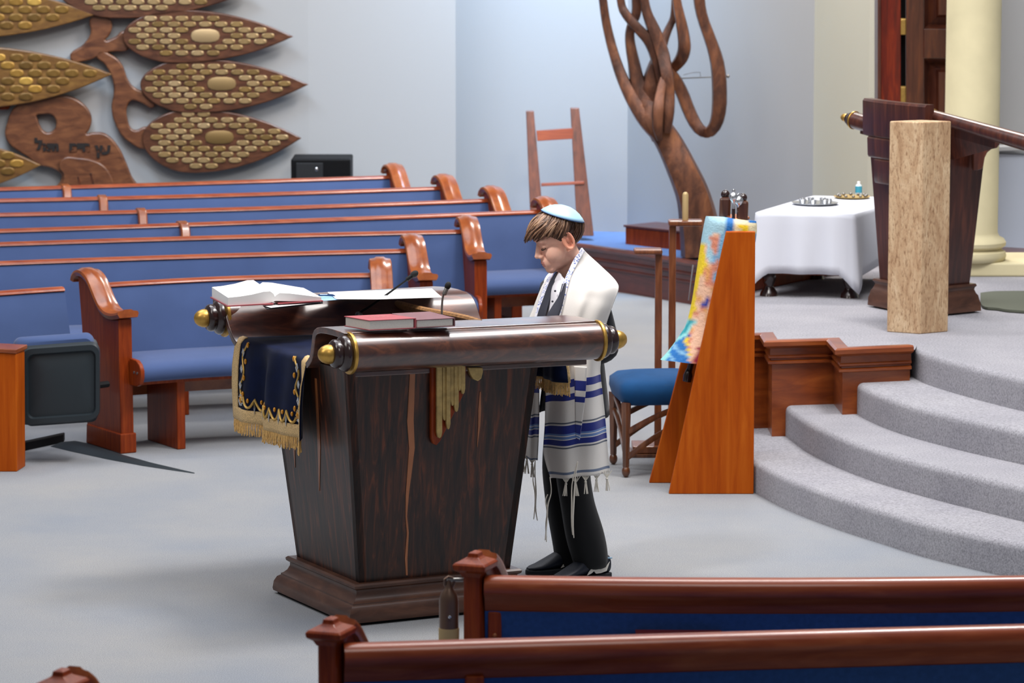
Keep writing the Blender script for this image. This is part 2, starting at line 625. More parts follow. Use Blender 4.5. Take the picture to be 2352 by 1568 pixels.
M['ark_red'] = wood('ark_red_wood', '#4d0d02', '#731a06', '#9a3409', (10, 10, 1.0), 0.3, 0.4)
M['ark_brown'] = wood('ark_brown_wood', '#3b1811', '#532a1c', '#6e3a1f', (10, 10, 1.0), 0.35, 0.3)
slab(2016, 2024, -260, 640, 21.85, 0.2, M['ark_brown'], 'door_frame', dr)
slab(2023, 2069, -260, 640, 21.95, 0.1, M['ark_red'], 'door_jamb', dr)
slab(2064, 2090, -260, 640, 22.1, 0.05, M['black'], 'door_gap', dr)
for y0, y1 in ((44, 80), (200, 236)):
    slab(2066, 2084, y0, y1, 21.98, 0.1, M['gold_paint'], 'strike_block', dr)
slab(2082, 2122, -260, 640, 21.9, 0.06, M['ark_brown'], 'door_stile', dr)
slab(2122, 2230, 66, 134, 21.9, 0.06, M['ark_brown'], 'door_rail', dr)
slab(2122, 2230, 560, 640, 21.9, 0.06, M['ark_brown'], 'door_rail', dr)
for y0, y1 in ((-260, 66), (134, 560)):
    Ya, Yb_ = 21.9, 21.99
    o = [D(2122, y1, Ya), D(2230, y1, Ya), D(2230, y0, Ya), D(2122, y0, Ya)]
    i1 = [D(2132, y1 - 10, Yb_), D(2220, y1 - 10, Yb_), D(2220, y0 + 10, Yb_), D(2132, y0 + 10, Yb_)]
    i2 = [D(2150, y1 - 26, 21.96), D(2200, y1 - 26, 21.96), D(2200, y0 + 26, 21.96), D(2150, y0 + 26, 21.96)]
    i3 = [D(2156, y1 - 32, 21.93), D(2194, y1 - 32, 21.93), D(2194, y0 + 32, 21.93), D(2156, y0 + 32, 21.93)]
    b = MB()
    b.add(o + i1 + i2 + i3, [(0, 1, 5, 4), (1, 2, 6, 5), (2, 3, 7, 6), (3, 0, 4, 7), (4, 5, 9, 8), (5, 6, 10, 9), (6, 7, 11, 10), (7, 4, 8, 11),
                            (8, 9, 13, 12), (9, 10, 14, 13), (10, 11, 15, 14), (11, 8, 12, 15), (12, 13, 14, 15)])
    b.build('door_panel', M['ark_brown'], dr, smooth=0, fixn=False)

# cream column on a square plinth
M['cream'] = plain('cream_limestone', '#d2c7a0', 0.7, var=0.06, vscale=5, bump=0.08, bscale=40)
pc = P(2233, 628, ZB)
pc = V(pc.x, 20.7, ZB)
sc_ = FPX / (pc.y * cth + (CAM_H - 1.3) * sth)
rad = 62.5 / sc_
px_ = (2232 - 1176) / sc_
col = struct('pillar', (px_, pc.y, ZB))
zb = (CAM_H - (528 + 360) / sc_)
zc = [CAM_H - (q + 360) / sc_ * 1.0 for q in (536, 550, 563, 568, 580, 592)]
prof = [(rad * 1.0, -0.02)]
h0 = zc[5] - ZB
prof = [(rad + .035, h0), (rad + .045, h0 + 0.012), (rad + .05, h0 + 0.03), (rad + .045, h0 + 0.052), (rad + .03, h0 + 0.06), (rad + .02, h0 + 0.068), (rad + .03, h0 + 0.076), (rad + .045, h0 + 0.085),
        (rad + .048, h0 + 0.105), (rad + .035, h0 + 0.125), (rad + .01, h0 + 0.138), (rad, h0 + 0.16), (rad, 4.4)]
MB().lathe(prof, (px_, pc.y, ZB), n=40).build('shaft', M['cream'], col, smooth=40)
MB().prism([V(px_ - 0.22, pc.y - 0.16, ZB), V(px_ + 0.8, pc.y - 0.16, ZB), V(px_ + 0.8, pc.y + 0.4, ZB), V(px_ - 0.22, pc.y + 0.4, ZB)], (0, 0, h0)).build('plinth', M['cream'], col, smooth=0, bevel=0.01)

# ledge and dado on the right hand wall
a, c = D(2270, 349, 22.1), D(2420, 343, 21.85)
MB().prism([a, c, c + V(0, .12, 0), a + V(0, .12, 0)], (0, 0, 0.03)).build('trim_ledge', M['wall'], None, smooth=0, bevel=0.006, kind='structure')
M['dado'] = plain('blue_grey_dado', '#a9b0bc', 0.9)
a, c = D(2270, 352, 22.14), D(2420, 346, 21.9)
MB().prism([V(a.x, a.y, ZB), V(c.x, c.y, ZB), V(c.x, c.y + .06, ZB), V(a.x, a.y + .06, ZB)], (0, 0, a.z - ZB)).build('trim_dado', M['dado'], None, smooth=0, kind='structure')
a, c = D(2290, 590, 21.3), D(2440, 584, 21.1)
MB().prism([V(a.x, a.y, a.z - .02), V(c.x, c.y, a.z - .02), V(c.x, c.y + .5, a.z - .02), V(a.x, a.y + .5, a.z - .02)], (0, 0, 0.03)).build('trim_shelf', M['trim_dark'], None, smooth=0, kind='structure')

# ------------------------------------------------------------------ pews
def plan_fit(pix, z, n):
    """quadratic fit in plan through the photo points of a rail, n samples from first to last"""
    pts = [P(x, y, z) for x, y in pix]
    a, c = pts[0], pts[-1]
    d = (c - a)
    L = d.length
    d.normalize()
    nn = Vector((-d.y, d.x, 0))
    s_ = np.array([(q - a).dot(d) for q in pts])
    o_ = np.array([(q - a).dot(nn) for q in pts])
    k = np.polyfit(s_, o_, 2 if len(pts) > 2 else 1)
    out = []
    for i in range(n):
        s1 = L * i / (n - 1)
        q = a + d * s1 + nn * float(np.polyval(k, s1))
        out.append(Vector((q.x, q.y, 0)))
    return out


CAP = [(-0.115, 0.815), (-0.1, 0.84), (-0.06, 0.86), (-0.01, 0.862), (0.04, 0.848), (0.085, 0.82), (0.125, 0.78), (0.165, 0.74), (0.21, 0.705), (0.265, 0.686), (0.33, 0.682), (0.39, 0.69), (0.43, 0.7)]


def end_panel(base, t, n, side, parent, thick=0.072, foot=True, zs=1.0, skip=0):
    """one scrolled pew end. base: plan point on the rail line; t: unit vector along the pew pointing out of the pew; n: forward."""
    U = Vector((0, 0, 1))

    def at(d, z, o):
        return base + n * d + t * o + U * z * zs
    cap = [Vector(q) for q in catmull([(d, z, 0) for d, z in (CAP[skip:-2] if skip else CAP)], 28)]
    # body outline below the cap
    top = [(q.x, q.y - 0.02) for q in cap if (-0.085 if not skip else .045) < q.x < (0.4 if not skip else .32)]
    out = [(0.405, 0.0)] + [(q[0], q[1]) for q in top[::-1]] + [(-0.06, 0.77), (-0.035, 0.6), (0.02, 0.0)]
    b = MB()
    b.prism([at(d, z, 0) for d, z in out], t * thick)
    body = b.build('end_panel', M['pew_dark'], parent, smooth=20, bevel=0.005)
    # moulded capping that follows the scroll
    b = MB()
    rings = []
    for i, q in enumerate(cap):
        a, c = cap[max(i - 1, 0)], cap[min(i + 1, len(cap) - 1)]
        tn = (c - a).normalized()
        nr = Vector((-tn.y, tn.x))
        hw, th = thick / 2 + 0.022, 0.019
        sec = [(-hw, 0.0), (-hw * .92, th * .6), (-hw * .5, th * .8), (-hw * .35, th * 1.15), (hw * .35, th * 1.15), (hw * .5, th * .8), (hw * .92, th * .6), (hw, 0.0), (hw * .85, -th), (-hw * .85, -th)]
        rings.append([at(q.x + nr.x * e, q.y + nr.y * e, thick / 2 + o) for o, e in sec])
    b.loft(rings)
    b.build('cap_rail', M['pew_wood'], parent, smooth=40)
    if foot:
        b = MB()
        b.prism([at(d, 0, -0.008) for d in (0.012, 0.415)] + [at(0.415, 0.1, -0.008), at(0.02, 0.1, -0.008)], t * (thick + 0.016))
        b.build('foot', M['pew_dark'], parent, smooth=0, bevel=0.006)
    return body


def pew(name, label, pix, z, facing, ends=(1, 1), post=(), group=None, n=12, leg_at=(), seatcap=(1, 1), mid=(), seat=True, lean=None):
    path = plan_fit(pix, z, n)
    root = thing(name, label, 'pew', (path[0] + path[-1]) / 2, group)
    nrm, tan = [], []
    for i in range(n):
        d = (path[min(i + 1, n - 1)] - path[max(i - 1, 0)]).normalized()
        nn = Vector((d.y, -d.x, 0))
        nn = nn if nn.y * facing > 0 else -nn
        nrm.append(nn)
        tan.append(d)

    def sw(sec, mat, nm, smooth=35, bev=0.0, trim0=0.0, trim1=0.0):
        rings = []
        for i in range(n):
            p_ = path[i]
            if i == 0 and trim0:
                p_ = p_ - tan[0] * trim0
            if i == n - 1 and trim1:
                p_ = p_ + tan[-1] * trim1
            rings.append([p_ + nrm[i] * d + Vector((0, 0, h)) for d, h in sec])
        MB().loft(rings).build(nm, mat, root, smooth=smooth, bevel=bev)
    sw([(0.012, 0.784), (0.008, 0.794), (-0.004, 0.801), (-0.028, 0.803), (-0.052, 0.796), (-0.066, 0.776), (-0.064, 0.752), (-0.047, 0.736), (-0.04, 0.716), (-0.03, 0.688), (-0.012, 0.688), (0.0, 0.778)], M['rail_wood'], 'top_rail', 50)
    sw([(0.0, 0.782), (0.012, 0.768), (0.05, 0.63), (0.09, 0.5), (0.11, 0.42), (0.07, 0.40), (-0.012, 0.70)], M['fabric'], 'backrest', 60)
    sw([(-0.036, 0.695), (-0.028, 0.695), (0.03, 0.25), (0.022, 0.25)], M['fabric_back'], 'back_panel', 0)
    if seat:
     sw([(0.09, 0.44), (0.12, 0.462), (0.3, 0.466), (0.46, 0.456), (0.505, 0.44), (0.522, 0.41), (0.515, 0.378), (0.49, 0.362), (0.09, 0.362)], M['fabric'], 'seat', 60)
     sw([(0.09, 0.36), (0.47, 0.36), (0.47, 0.345), (0.09, 0.345)], M['pew_dark'], 'seat_board', 0)
     sw([(0.06, 0.30), (0.085, 0.30), (0.085, 0.235), (0.06, 0.235)], M['pew_wood'], 'stretcher', 0)
    for k, (i, sg) in enumerate(((0, -1), (n - 1, 1))):
        if ends[k]:
            if lean is None:
                end_panel(path[i], tan[i] * sg, nrm[i], sg, root)
            else:
                end_panel(path[i], V(-lean.y, lean.x, 0), lean, sg, root, skip=4, thick=.05)
        if seatcap[k]:
            b = MB()
            prof = [(0.407, 0.475), (0.48, 0.472), (0.515, 0.455), (0.534, 0.425), (0.534, 0.39), (0.515, 0.355), (0.48, 0.342), (0.407, 0.34)]
            o = path[i]
            b.prism([o + nrm[i] * d + Vector((0, 0, h)) for d, h in prof], tan[i] * sg * 0.022)
            sc = b.build('seat_cap', M['pew_dark'], root, smooth=40, bevel=0.004)
            for dd in (0.46, 0.495):
                MB().lathe([(0.007, 0), (0.007, 0.003), (0.002, 0.005)], o + nrm[i] * dd + tan[i] * sg * 0.022 + Vector((0, 0, 0.41)), tan[i] * sg, 10).build('bolt', M['steel'], sc)
    for f in leg_at:
        i = f * (n - 1)
        k = min(int(i), n - 2)
        o = path[k].lerp(path[k + 1], i - k)
        t, q = tan[k], nrm[k]
        b = MB()
        b.prism([o + q * d + Vector((0, 0, h)) for d, h in ((0.08, 0), (0.44, 0), (0.44, 0.345), (0.08, 0.345))], t * 0.045)
        b.build('support_leg', M['pew_dark'], root, smooth=0, bevel=0.005)
    for f in mid:
        i = f * (n - 1)
        k = min(int(i), n - 2)
        o = path[k].lerp(path[k + 1], i - k)
        t, q = tan[k], nrm[k]
        b = MB()
        b.prism([o + q * d + Vector((0, 0, h)) for d, h in ((-0.08, 0.808), (-0.03, 0.814), (0.035, 0.808), (0.06, 0.77), (0.13, 0.47), (0.1, 0.40), (0.02, 0.4), (-0.06, 0.7))], t * 0.055)
        b.build('divider', M['pew_wood'], root, smooth=25, bevel=0.008)
    return root, path, nrm, tan


ZR = 0.80
BG = 'blue upholstered pews facing the reading table'
FG = 'pews seen from behind along the front'
pew('pew', 'front row blue pew directly behind the reading table and its velvet cloth', [(222, 652.5), (398, 643), (597, 633), (759, 630), (858, 629)], ZR, -1, (1, 1), group=BG, leg_at=(0.155, 0.62))
pew('pew', 'short left piece of the front row blue pew behind the folded seat', [(-330, 700), (-150, 683), (0, 669.5), (148, 660)], ZR, -1, (0, 0), group=BG, seatcap=(0, 0), seat=False)
pew('pew', 'second row blue pew ending in a scrolled arm above the black microphone', [(-200, 610), (0, 601), (331, 589.5), (759, 578), (932, 572.5)], ZR, -1, (0, 1), group=BG, leg_at=(0.5, 0.8))
pew('pew', 'third row blue pew whose arm end stands left of the boy', [(-200, 565), (0, 558), (381, 545.7), (759, 535.7), (1060, 529)], ZR, -1, (0, 1), group=BG, leg_at=(0.5, 0.8))
pew('pew', 'fourth row blue pew reaching right behind the head of the boy', [(-200, 534), (0, 527.5), (404, 514), (759, 501), (1000, 493), (1240, 483.5)], ZR, -1, (0, 1), group=BG, leg_at=(0.88,), mid=(0.408,))
pew('pew', 'fifth row blue pew ending just left of the ladder', [(-200, 495), (0, 489), (313, 485), (759, 470.4), (1120, 458)], ZR, -1, (0, 1), group=BG, mid=(0.375,))
pew('pew', 'sixth row blue pew, second from the back wall', [(-200, 462), (0, 457), (229, 454), (759, 438), (1010, 430)], ZR, -1, (0, 1), group=BG, mid=(0.339,))
pew('pew', 'rearmost blue pew along the back wall beneath the wooden leaves', [(-200, 437), (0, 432), (143, 428), (666, 411), (895, 404.5)], ZR, -1, (0, 1), group=BG, mid=(0.301,))

LEAN = V(math.sin(math.radians(20)), math.cos(math.radians(20)), 0)
r1 = pew('pew', 'farther of the two navy backed pews along the bottom right', [(1116, 1319), (1300, 1322), (1530, 1326), (1763, 1327), (2100, 1324), (2352, 1320), (2600, 1314), (3000, 1302)], ZR, 1, (1, 0), group=FG, seatcap=(0, 0), lean=LEAN)
r2 = pew('pew', 'nearer navy backed pew whose rail crosses the bottom right corner', [(786, 1472), (1040, 1471), (1300, 1464), (1763, 1446), (2352, 1431), (2700, 1422), (3100, 1416)], ZR, 1, (1, 0), group=FG, seatcap=(0, 0), lean=LEAN)
r3 = pew('pew', 'pew of which only a scrolled end shows at the bottom left edge', [(172, 1598), (900, 1590), (1700, 1572)], ZR, 1, (1, 0), group=FG, seatcap=(0, 0), lean=LEAN)

# the rear corner of a pew end is a square post with a moulded cap
for root, path, nrm, tan in (r1, r2, r3):
    o, t, q = path[0], V(-LEAN.y, LEAN.x, 0), LEAN
    b = MB()
    b.prism([o + q * d + t * e for d, e in ((-0.06, -0.004), (-0.06, 0.054), (0.01, 0.054), (0.01, -0.004))], (0, 0, 0.825))
    b.build('post', M['pew_dark'], root, smooth=0, bevel=0.012)
    b = MB()
    rings = []
    for e, z in ((0.0, 0.80), (0.008, 0.815), (0.022, 0.825), (0.024, 0.839), (0.018, 0.845), (-0.004, 0.855), (-0.012, 0.861), (-0.014, 0.872), (-0.024, 0.877)):
        rings.append([o + q * d + t * s_ + Vector((0, 0, z)) for d, s_ in ((-0.06 - e, -0.004 - e), (0.01 + e, -0.004 - e), (0.01 + e, 0.054 + e), (-0.06 - e, 0.054 + e))])
    b.loft(rings)
    b.build('post_cap', M['pew_dark'], root, smooth=0, bevel=0.002)

# hymnal rack blocks on the rear of the two near pews
for (root, path, nrm, tan), (x0, x1, y0, y1), Y in ((r1, (1121, 1152, 1404, 1560), 11.0), (r2, (1068, 1112, 1552, 1700), 10.08)):
    a, c = D(x0, y1, Y), D(x1, y0, Y)
    sb = MB().prism([V(a.x, Y, a.z), V(c.x, Y, a.z), V(c.x, Y, c.z), V(a.x, Y, c.z)], (0, 0.11, 0)).build('rack_bracket', M['pew_dark'], root, smooth=0, bevel=0.006)
    k = D((x0 + x1) / 2, y0 + 54, Y)
    MB().lathe([(0.006, 0), (0.007, 0.006), (0.003, 0.01)], k, (0, -1, 0), 10).build('peg', M['pew_wood'], sb)
# book standing in the rack between the two near pews
a = D(1462, 1449, 10.955)
c = D(1655, 1449, 10.955)
bk = thing('hymnal', 'red covered book showing its page edge above the nearest pew rail', 'book', (a.x, a.y, a.z - 0.038))
M['maroon'] = plain('maroon_bookcloth', '#6d1f22', 0.6)
MB().prism([V(a.x, a.y - .03, a.z - .034), V(c.x, a.y - .03, a.z - .034), V(c.x, a.y + .03, a.z - .034), V(a.x, a.y + .03, a.z - .034)], (0, 0, 0.03)).build('page_block', M['paper'], bk, smooth=0)
for z_ in (a.z - .004, a.z - .038):
    MB().prism([V(a.x - .003, a.y - .033, z_), V(c.x + .003, a.y - .033, z_), V(c.x + .003, a.y + .032, z_), V(a.x - .003, a.y + .032, z_)], (0, 0, 0.004)).build('cover', M['maroon'], bk, smooth=0)
MB().prism([V(a.x - .1, a.y - .045, a.z - .052), V(c.x + .1, a.y - .045, a.z - .052), V(c.x + .1, a.y + .075, a.z - .052), V(a.x - .1, a.y + .075, a.z - .052)], (0, 0, 0.013)).build('rack_shelf', M['pew_dark'], r1[0], smooth=0)

# stanchion rope hooked on the farther near pew
o, t, q = r1[1][0], -r1[3][0], r1[2][0]
hy = 11.03
M['rope_tan'] = plain('tan_rope_cover', '#b39a6c', 0.8)
M['hook_brown'] = plain('brown_hook_sleeve', '#6b5344', 0.35, metal=0.5)
rp = thing('barrier_rope', 'brown hook end of a barrier rope hanging from the pew post', 'rope', D(1033, 1470, hy))
MB().lathe([(0.030, -.36), (0.031, -.12), (0.0315, -.005), (0.031, 0)], D(1031, 1441, hy), (0, 0, 1), 16).build('rope', M['rope_tan'], rp)
MB().lathe([(0.0295, 0), (0.0295, .085), (0.025, .105), (0.014, .12), (0.008, .135), (0.006, .15)], D(1031, 1441, hy), (0, 0, 1), 18).build('sleeve', M['hook_brown'], rp)
MB().tube([D(x, y, hy) for x, y in ((1031, 1360), (1030, 1350), (1022, 1343), (1022, 1330), (1030, 1324), (1040, 1328), (1043, 1338), (1037, 1350), (1032, 1356))], 0.0045, 8).build('hook', M['hook_brown'], rp)
MB().lathe([(0.005, 0), (0.005, .004), (0.002, .006)], D(1033, 1416, hy - 0.03), (0, -1, 0), 10).build('screw', M['silver'], rp)
e1 = D(1064, 1331, hy)
MB().tube([D(1026, 1331, hy), D(1045, 1331, hy), e1], 0.006, 8).build('eye_bolt', M['steel'], rp)

# folded theatre seat and side board at the far left
fr = P(40, 1083, 0)
Yf = fr.y
sb = thing('side_board', 'orange brown wooden side board at the left edge beside the folded seat', 'panel', D(10, 1083, Yf))
pts = [D(-60, 1092, Yf), D(39, 1083, Yf), D(37, 812, Yf), D(-60, 806, Yf)]
MB().prism([V(p.x, p.y, max(p.z, 0)) for p in pts], (0.02, 0.16, 0)).build('board', M['orange_wood'], sb, smooth=0, bevel=0.004)
pts = [D(-60, 806, Yf), D(38, 812, Yf), D(38, 802, Yf), D(-60, 797, Yf)]
MB().prism([p + V(0, -0.008, 0) for p in pts], (0.03, 0.18, 0)).build('top_cap', M['trim_wood'], sb, smooth=0, bevel=0.004)

Ys = 17.8
fs = thing('folding_seat', 'dark folding seat tipped up between the side board and the pew end', 'seat', D(132, 980, Ys))


def rrect(x0, x1, y0, y1, r, Y, dx=0, dyl=0, k=5):
    out = []
    for cx, cy, a0 in ((x1 - r, y0 + r, -90), (x1 - r, y1 - r, 0), (x0 + r, y1 - r, 90), (x0 + r, y0 + r, 180)):
        for i in range(k + 1):
            a = math.radians(a0 + 90 * i / k)
            x, y = cx + r * math.cos(a), cy + r * math.sin(a)
            out.append((x, y + (x1 - x) * dyl))
    return [D(x, y, Y) for x, y in out]


b = MB()
rings = [rrect(60, 224, 776, 968, 14, Ys + .16, dyl=.07), rrect(44, 230, 786, 962, 22, Ys + .14, dyl=.07), rrect(40, 230, 782, 964, 24, Ys + .03, dyl=.07), rrect(50, 228, 790, 962, 22, Ys, dyl=.07),
         rrect(62, 220, 803, 952, 16, Ys, dyl=.07), rrect(66, 216, 807, 948, 14, Ys + .018, dyl=.07), rrect(100, 190, 840, 900, 14, Ys + .004, dyl=.07)]
b.loft(rings)
b.build('seat_shell', M['seat_shell'], fs, smooth=40)
rings = [rrect(34, 208, 764, 800, 10, Ys + .23, dyl=.07), rrect(30, 214, 762, 930, 18, Ys + .2, dyl=.07), rrect(32, 216, 764, 940, 18, Ys + .13, dyl=.07), rrect(44, 212, 776, 930, 18, Ys + .10, dyl=.07)]
MB().loft(rings).build('seat_cushion', M['fabric'], fs, smooth=50)
a, c = P(36, 1040, 0), P(146, 1016, 0)
MB().prism([V(a.x, a.y, 0), V(c.x, c.y, 0), V(c.x, c.y + .06, 0), V(a.x, a.y + .06, 0)], (0, 0, 0.045)).build('floor_bracket', M['black'], fs, smooth=0, bevel=0.006)
a = D(222, 885, Ys + .12)
MB().tube([a, a + V(.05, .05, 0)], .016, 8).build('hinge_arm', M['black'], fs)

# rubber cable cover on the carpet
cb = MB()
pp = [P(x, y, 0) for x, y in ((156, 1021), (200, 1033), (270, 1052), (340, 1068), (400, 1079), (446, 1087))]
ww = [0.10, 0.09, 0.06, 0.035, 0.018, 0.004]
rings = []
for i, q in enumerate(pp):
    d = (pp[min(i + 1, 5)] - pp[max(i - 1, 0)]).normalized()
    nn = V(-d.y, d.x, 0)
    rings.append([q + nn * ww[i] + V(0, 0, .001), q + nn * ww[i] * .4 + V(0, 0, .003 + .014 * min(1, ww[i] / .05)), q - nn * ww[i] * .4 + V(0, 0, .003 + .014 * min(1, ww[i] / .05)), q - nn * ww[i] + V(0, 0, .001)])
cb.loft(rings)
tag(cb.build('cable_cover', M['seat_shell'], smooth=60), 'dark flat cable cover tapering over the carpet beside the pew end', 'cable cover')

# black loudspeaker cabinet behind the rear pew
Y = 24.95
sp = thing('speaker_cabinet', 'black loudspeaker cabinet standing behind the rear pew', 'speaker', V(D(738, 400, Y).x, Y, 0))
a, c = D(668, 365, Y), D(805, 365, Y)
MB().prism([V(a.x, Y, 0), V(c.x, Y, 0), V(c.x, Y + .4, 0), V(a.x, Y + .4, 0)], (0, 0, a.z)).build('cabinet', M['black'], sp, smooth=0, bevel=0.01)
a, c = D(680, 374, Y), D(742, 374, Y)
M['grille'] = plain('dark_grille_cloth', '#15181c', 0.7)
MB().prism([V(a.x, Y - .012, .6), V(c.x, Y - .012, .6), V(c.x, Y - .012, a.z), V(a.x, Y - .012, a.z)], (0, 0.014, 0)).build('grille', M['grille'], sp, smooth=0, bevel=0.004)
MB().ball(D(727, 389, Y - .012), (.011, .006, .014)).build('badge', M['silver'], sp)

# ------------------------------------------------------------------ scroll shaped reading table
ZA = 1.08
NL, NR = P(802, 811, ZA), P(1372, 782, ZA - .012)
FL, FR = P(514, 728, ZA), P(1003, 702, ZA)


def Q(u, v, dz=0.0):
    a, c = NL.lerp(NR, u), FL.lerp(FR, u)
    return a.lerp(c, v) + Vector((0, 0, dz))


UA = math.radians(27)
U3, V3 = V(math.cos(UA), math.sin(UA), 0), V(-math.sin(UA), math.cos(UA), 0)
lec = thing('reading_table', 'large dark rosewood reading table shaped like an open scroll with brass finials', 'lectern', (-0.45, 14.6, 0))
Bn = V(-0.593, 14.118, 0)
Lu, Lv = 0.656, 0.60


def rect(e, z):
    return [Bn - U3 * e - V3 * e + V(0, 0, z), Bn + U3 * (Lu + e) - V3 * e + V(0, 0, z), Bn + U3 * (Lu + e) + V3 * (Lv + e) + V(0, 0, z), Bn - U3 * e + V3 * (Lv + e) + V(0, 0, z)]


rb, rt = rect(0, 0.15), rect(0.085, 1.0)
for i, nm in enumerate(('body_panel',) * 4):
    j = (i + 1) % 4
    n_ = [-V3, U3, V3, -U3][i]
    b = MB()
    q = [rb[i], rb[j], rt[j], rt[i]]
    b.hexa([q[0], q[1], q[1] - n_ * .03, q[0] - n_ * .03, q[3], q[2], q[2] - n_ * .03, q[3] - n_ * .03])
    b.build(nm, M['rose'], lec, smooth=0)


def face_pt(face, a, h, out=0.0):
    i, j = face, (face + 1) % 4
    n_ = [-V3, U3, V3, -U3][face]
    return rb[i].lerp(rb[j], a).lerp(rt[i].lerp(rt[j], a), h) + n_ * out


def streak(face, pts, nm='sapwood_streak'):
    """inlaid pale sapwood: list of (a, h, half width)"""
    L_ = [face_pt(face, a - w_, h, .0012) for a, h, w_ in pts]
    R_ = [face_pt(face, a + w_, h, .0012) for a, h, w_ in pts]
    b = MB()
    b.loft([[l, r, r - (l - r).cross(V(0, 0, 1)).normalized() * 0.0, l] for l, r in zip(L_, R_)], closed=False, caps=False)
    b.build(nm, M['sap'], lec, smooth=0, solid=0.002)


streak(0, [(.335, 1.0, .014), (.325, .75, .018), (.335, .62, .016), (.31, .4, .009), (.305, .3, .005), (.315, .22, .006), (.305, .1, .008), (.31, 0.02, .006)])
streak(0, [(.70, .86, .002), (.705, .78, .008), (.71, .7, .006), (.708, .6, .001)])
streak(3, [(.60, .92, .012), (.56, .6, .018), (.5, .38, .002)])
streak(3, [(.30, 1.0, .03), (.22, .7, .03), (.17, .45, .002)])
streak(3, [(.14, .98, .02), (.08, .72, .02), (.05, .58, .002)])
# moulded base
prof = [(0.0, 0.155), (0.028, 0.155), (0.036, 0.148), (0.034, 0.138), (0.022, 0.13), (0.022, 0.118), (0.03, 0.1), (0.042, 0.088), (0.05, 0.084), (0.05, 0.078), (0.062, 0.07), (0.072, 0.05), (0.076, 0.022), (0.074, 0.012), (0.0, 0.012)]
bp = [(q.x, q.y) for q in rect(0.0, 0)]
rings = sweep_profile(bp, prof, closed=True)
b = MB()
b.loft(rings + [rings[0]], caps=False)
b.build('base_moulding', M['rose_base'], lec, smooth=35)
q = rect(0.06, 0)
MB().prism([q[0], q[1], q[2], q[3]], (0, 0, 0.02)).build('plinth', M['black'], lec, smooth=0)
# flat board under the scroll
MB().hexa([Q(.055, .06, -.105), Q(1.0, .06, -.105), Q(1.0, .97, -.105), Q(.055, .97, -.105), Q(.055, .06, -.083), Q(1.0, .06, -.083), Q(1.0, .97, -.083), Q(.055, .97, -.083)]).build('table_board', M['rose_top'], lec, smooth=0, bevel=0.004)


def slab(p0, p1, nm, n=14, u0=-.02, u1=1.0):
    rings = []
    for k in range(n):
        t = k / (n - 1)
        u = lerp(u0, u1, t)
        rings.append([Q(u, lerp(a[0], c[0], t), lerp(a[1], c[1], t)) for a, c in zip(p0, p1)])
    MB().loft(rings).build(nm, M['rose_top'], lec, smooth=40, bevel=0.003)


def thick(pr, t=0.024):
    """closed section from an open (v, dz) polyline"""
    L_ = 1.12
    pts = [Vector((v * L_, z)) for v, z in pr]
    low = []
    for i, q_ in enumerate(pts):
        d = (pts[min(i + 1, len(pts) - 1)] - pts[max(i - 1, 0)]).normalized()
        nr = Vector((d.y, -d.x))
        nr = nr if True else nr
        low.append(q_ + nr * t)
    return [(q_.x / L_, q_.y) for q_ in pts] + [(q_.x / L_, q_.y) for q_ in low[::-1]]


def smoothp(pr, n=14):
    return [(q_[0], q_[1]) for q_ in catmull([(a, z, 0) for a, z in pr], n)]


near = smoothp([(0.0, .078), (.10, .08), (.19, .074), (.235, .05), (.25, .0), (.265, -.05), (.30, -.082)])
slab(thick(near), thick(near), 'near_leaf')
farL = smoothp([(.86, -.082), (.89, -.062), (.925, -.02), (.955, .028), (.985, .062), (1.02, .078), (1.06, .07)])
farR = smoothp([(.655, -.082), (.685, -.055), (.715, -.005), (.745, .05), (.79, .082), (.9, .09), (1.02, .08)])
farL, farR = [list(x) for x in (farL, farR)]
slab(thick(farL), thick(farR), 'far_leaf')


def roller(A, B, nm, rr=0.073, both=(1, 1)):
    ax = (B - A).normalized()
    L_ = (B - A).length
    ro = MB().lathe([(rr, 0), (rr, L_)], A, ax, 40).build(nm, M['rose_top'], lec, smooth=60)
    for o, d, on in ((A, -ax, both[0]), (B, ax, both[1])):
        if not on:
            continue
        MB().lathe([(rr - .01, -.008), (rr + .007, -.006), (rr + .009, 0), (rr + .007, .006), (rr - .01, .008)], o, d, 36).build('brass_ring', M['gold'], ro, smooth=60)
        MB().lathe([(.066, .006), (.07, .014), (.071, .024), (.066, .034), (.058, .04), (.053, .043), (.056, .052), (.055, .064), (.048, .072), (.036, .076)], o, d, 32).build('turned_end', M['turned'], ro, smooth=60)
        MB().lathe([(.036, .074), (.038, .082), (.036, .096), (.03, .11), (.02, .121), (.009, .126), (0, .1275)], o, d, 28).build('finial', M['gold'], ro, smooth=70)


roller(NL, NR, 'near_roller')
roller(FL, FR, 'far_roller')

# carved emblem on the front panel: wooden backing with stepped brass bars
em = thing('_tmp', 'x', 'x', (0, 0, 0))
bpy.data.objects.remove(em)
eb = None


def emblem_px(x, y, out):
    # point on the front face seen at pixel x, y
    n_ = -V3
    o = rb[0] + n_ * out
    e1, e2 = rb[1] - rb[0], rt[0] - rb[0]
    nn = e1.cross(e2).normalized()
    r = _ray(x, y)
    return CO + r * ((o - CO).dot(nn) / r.dot(nn))


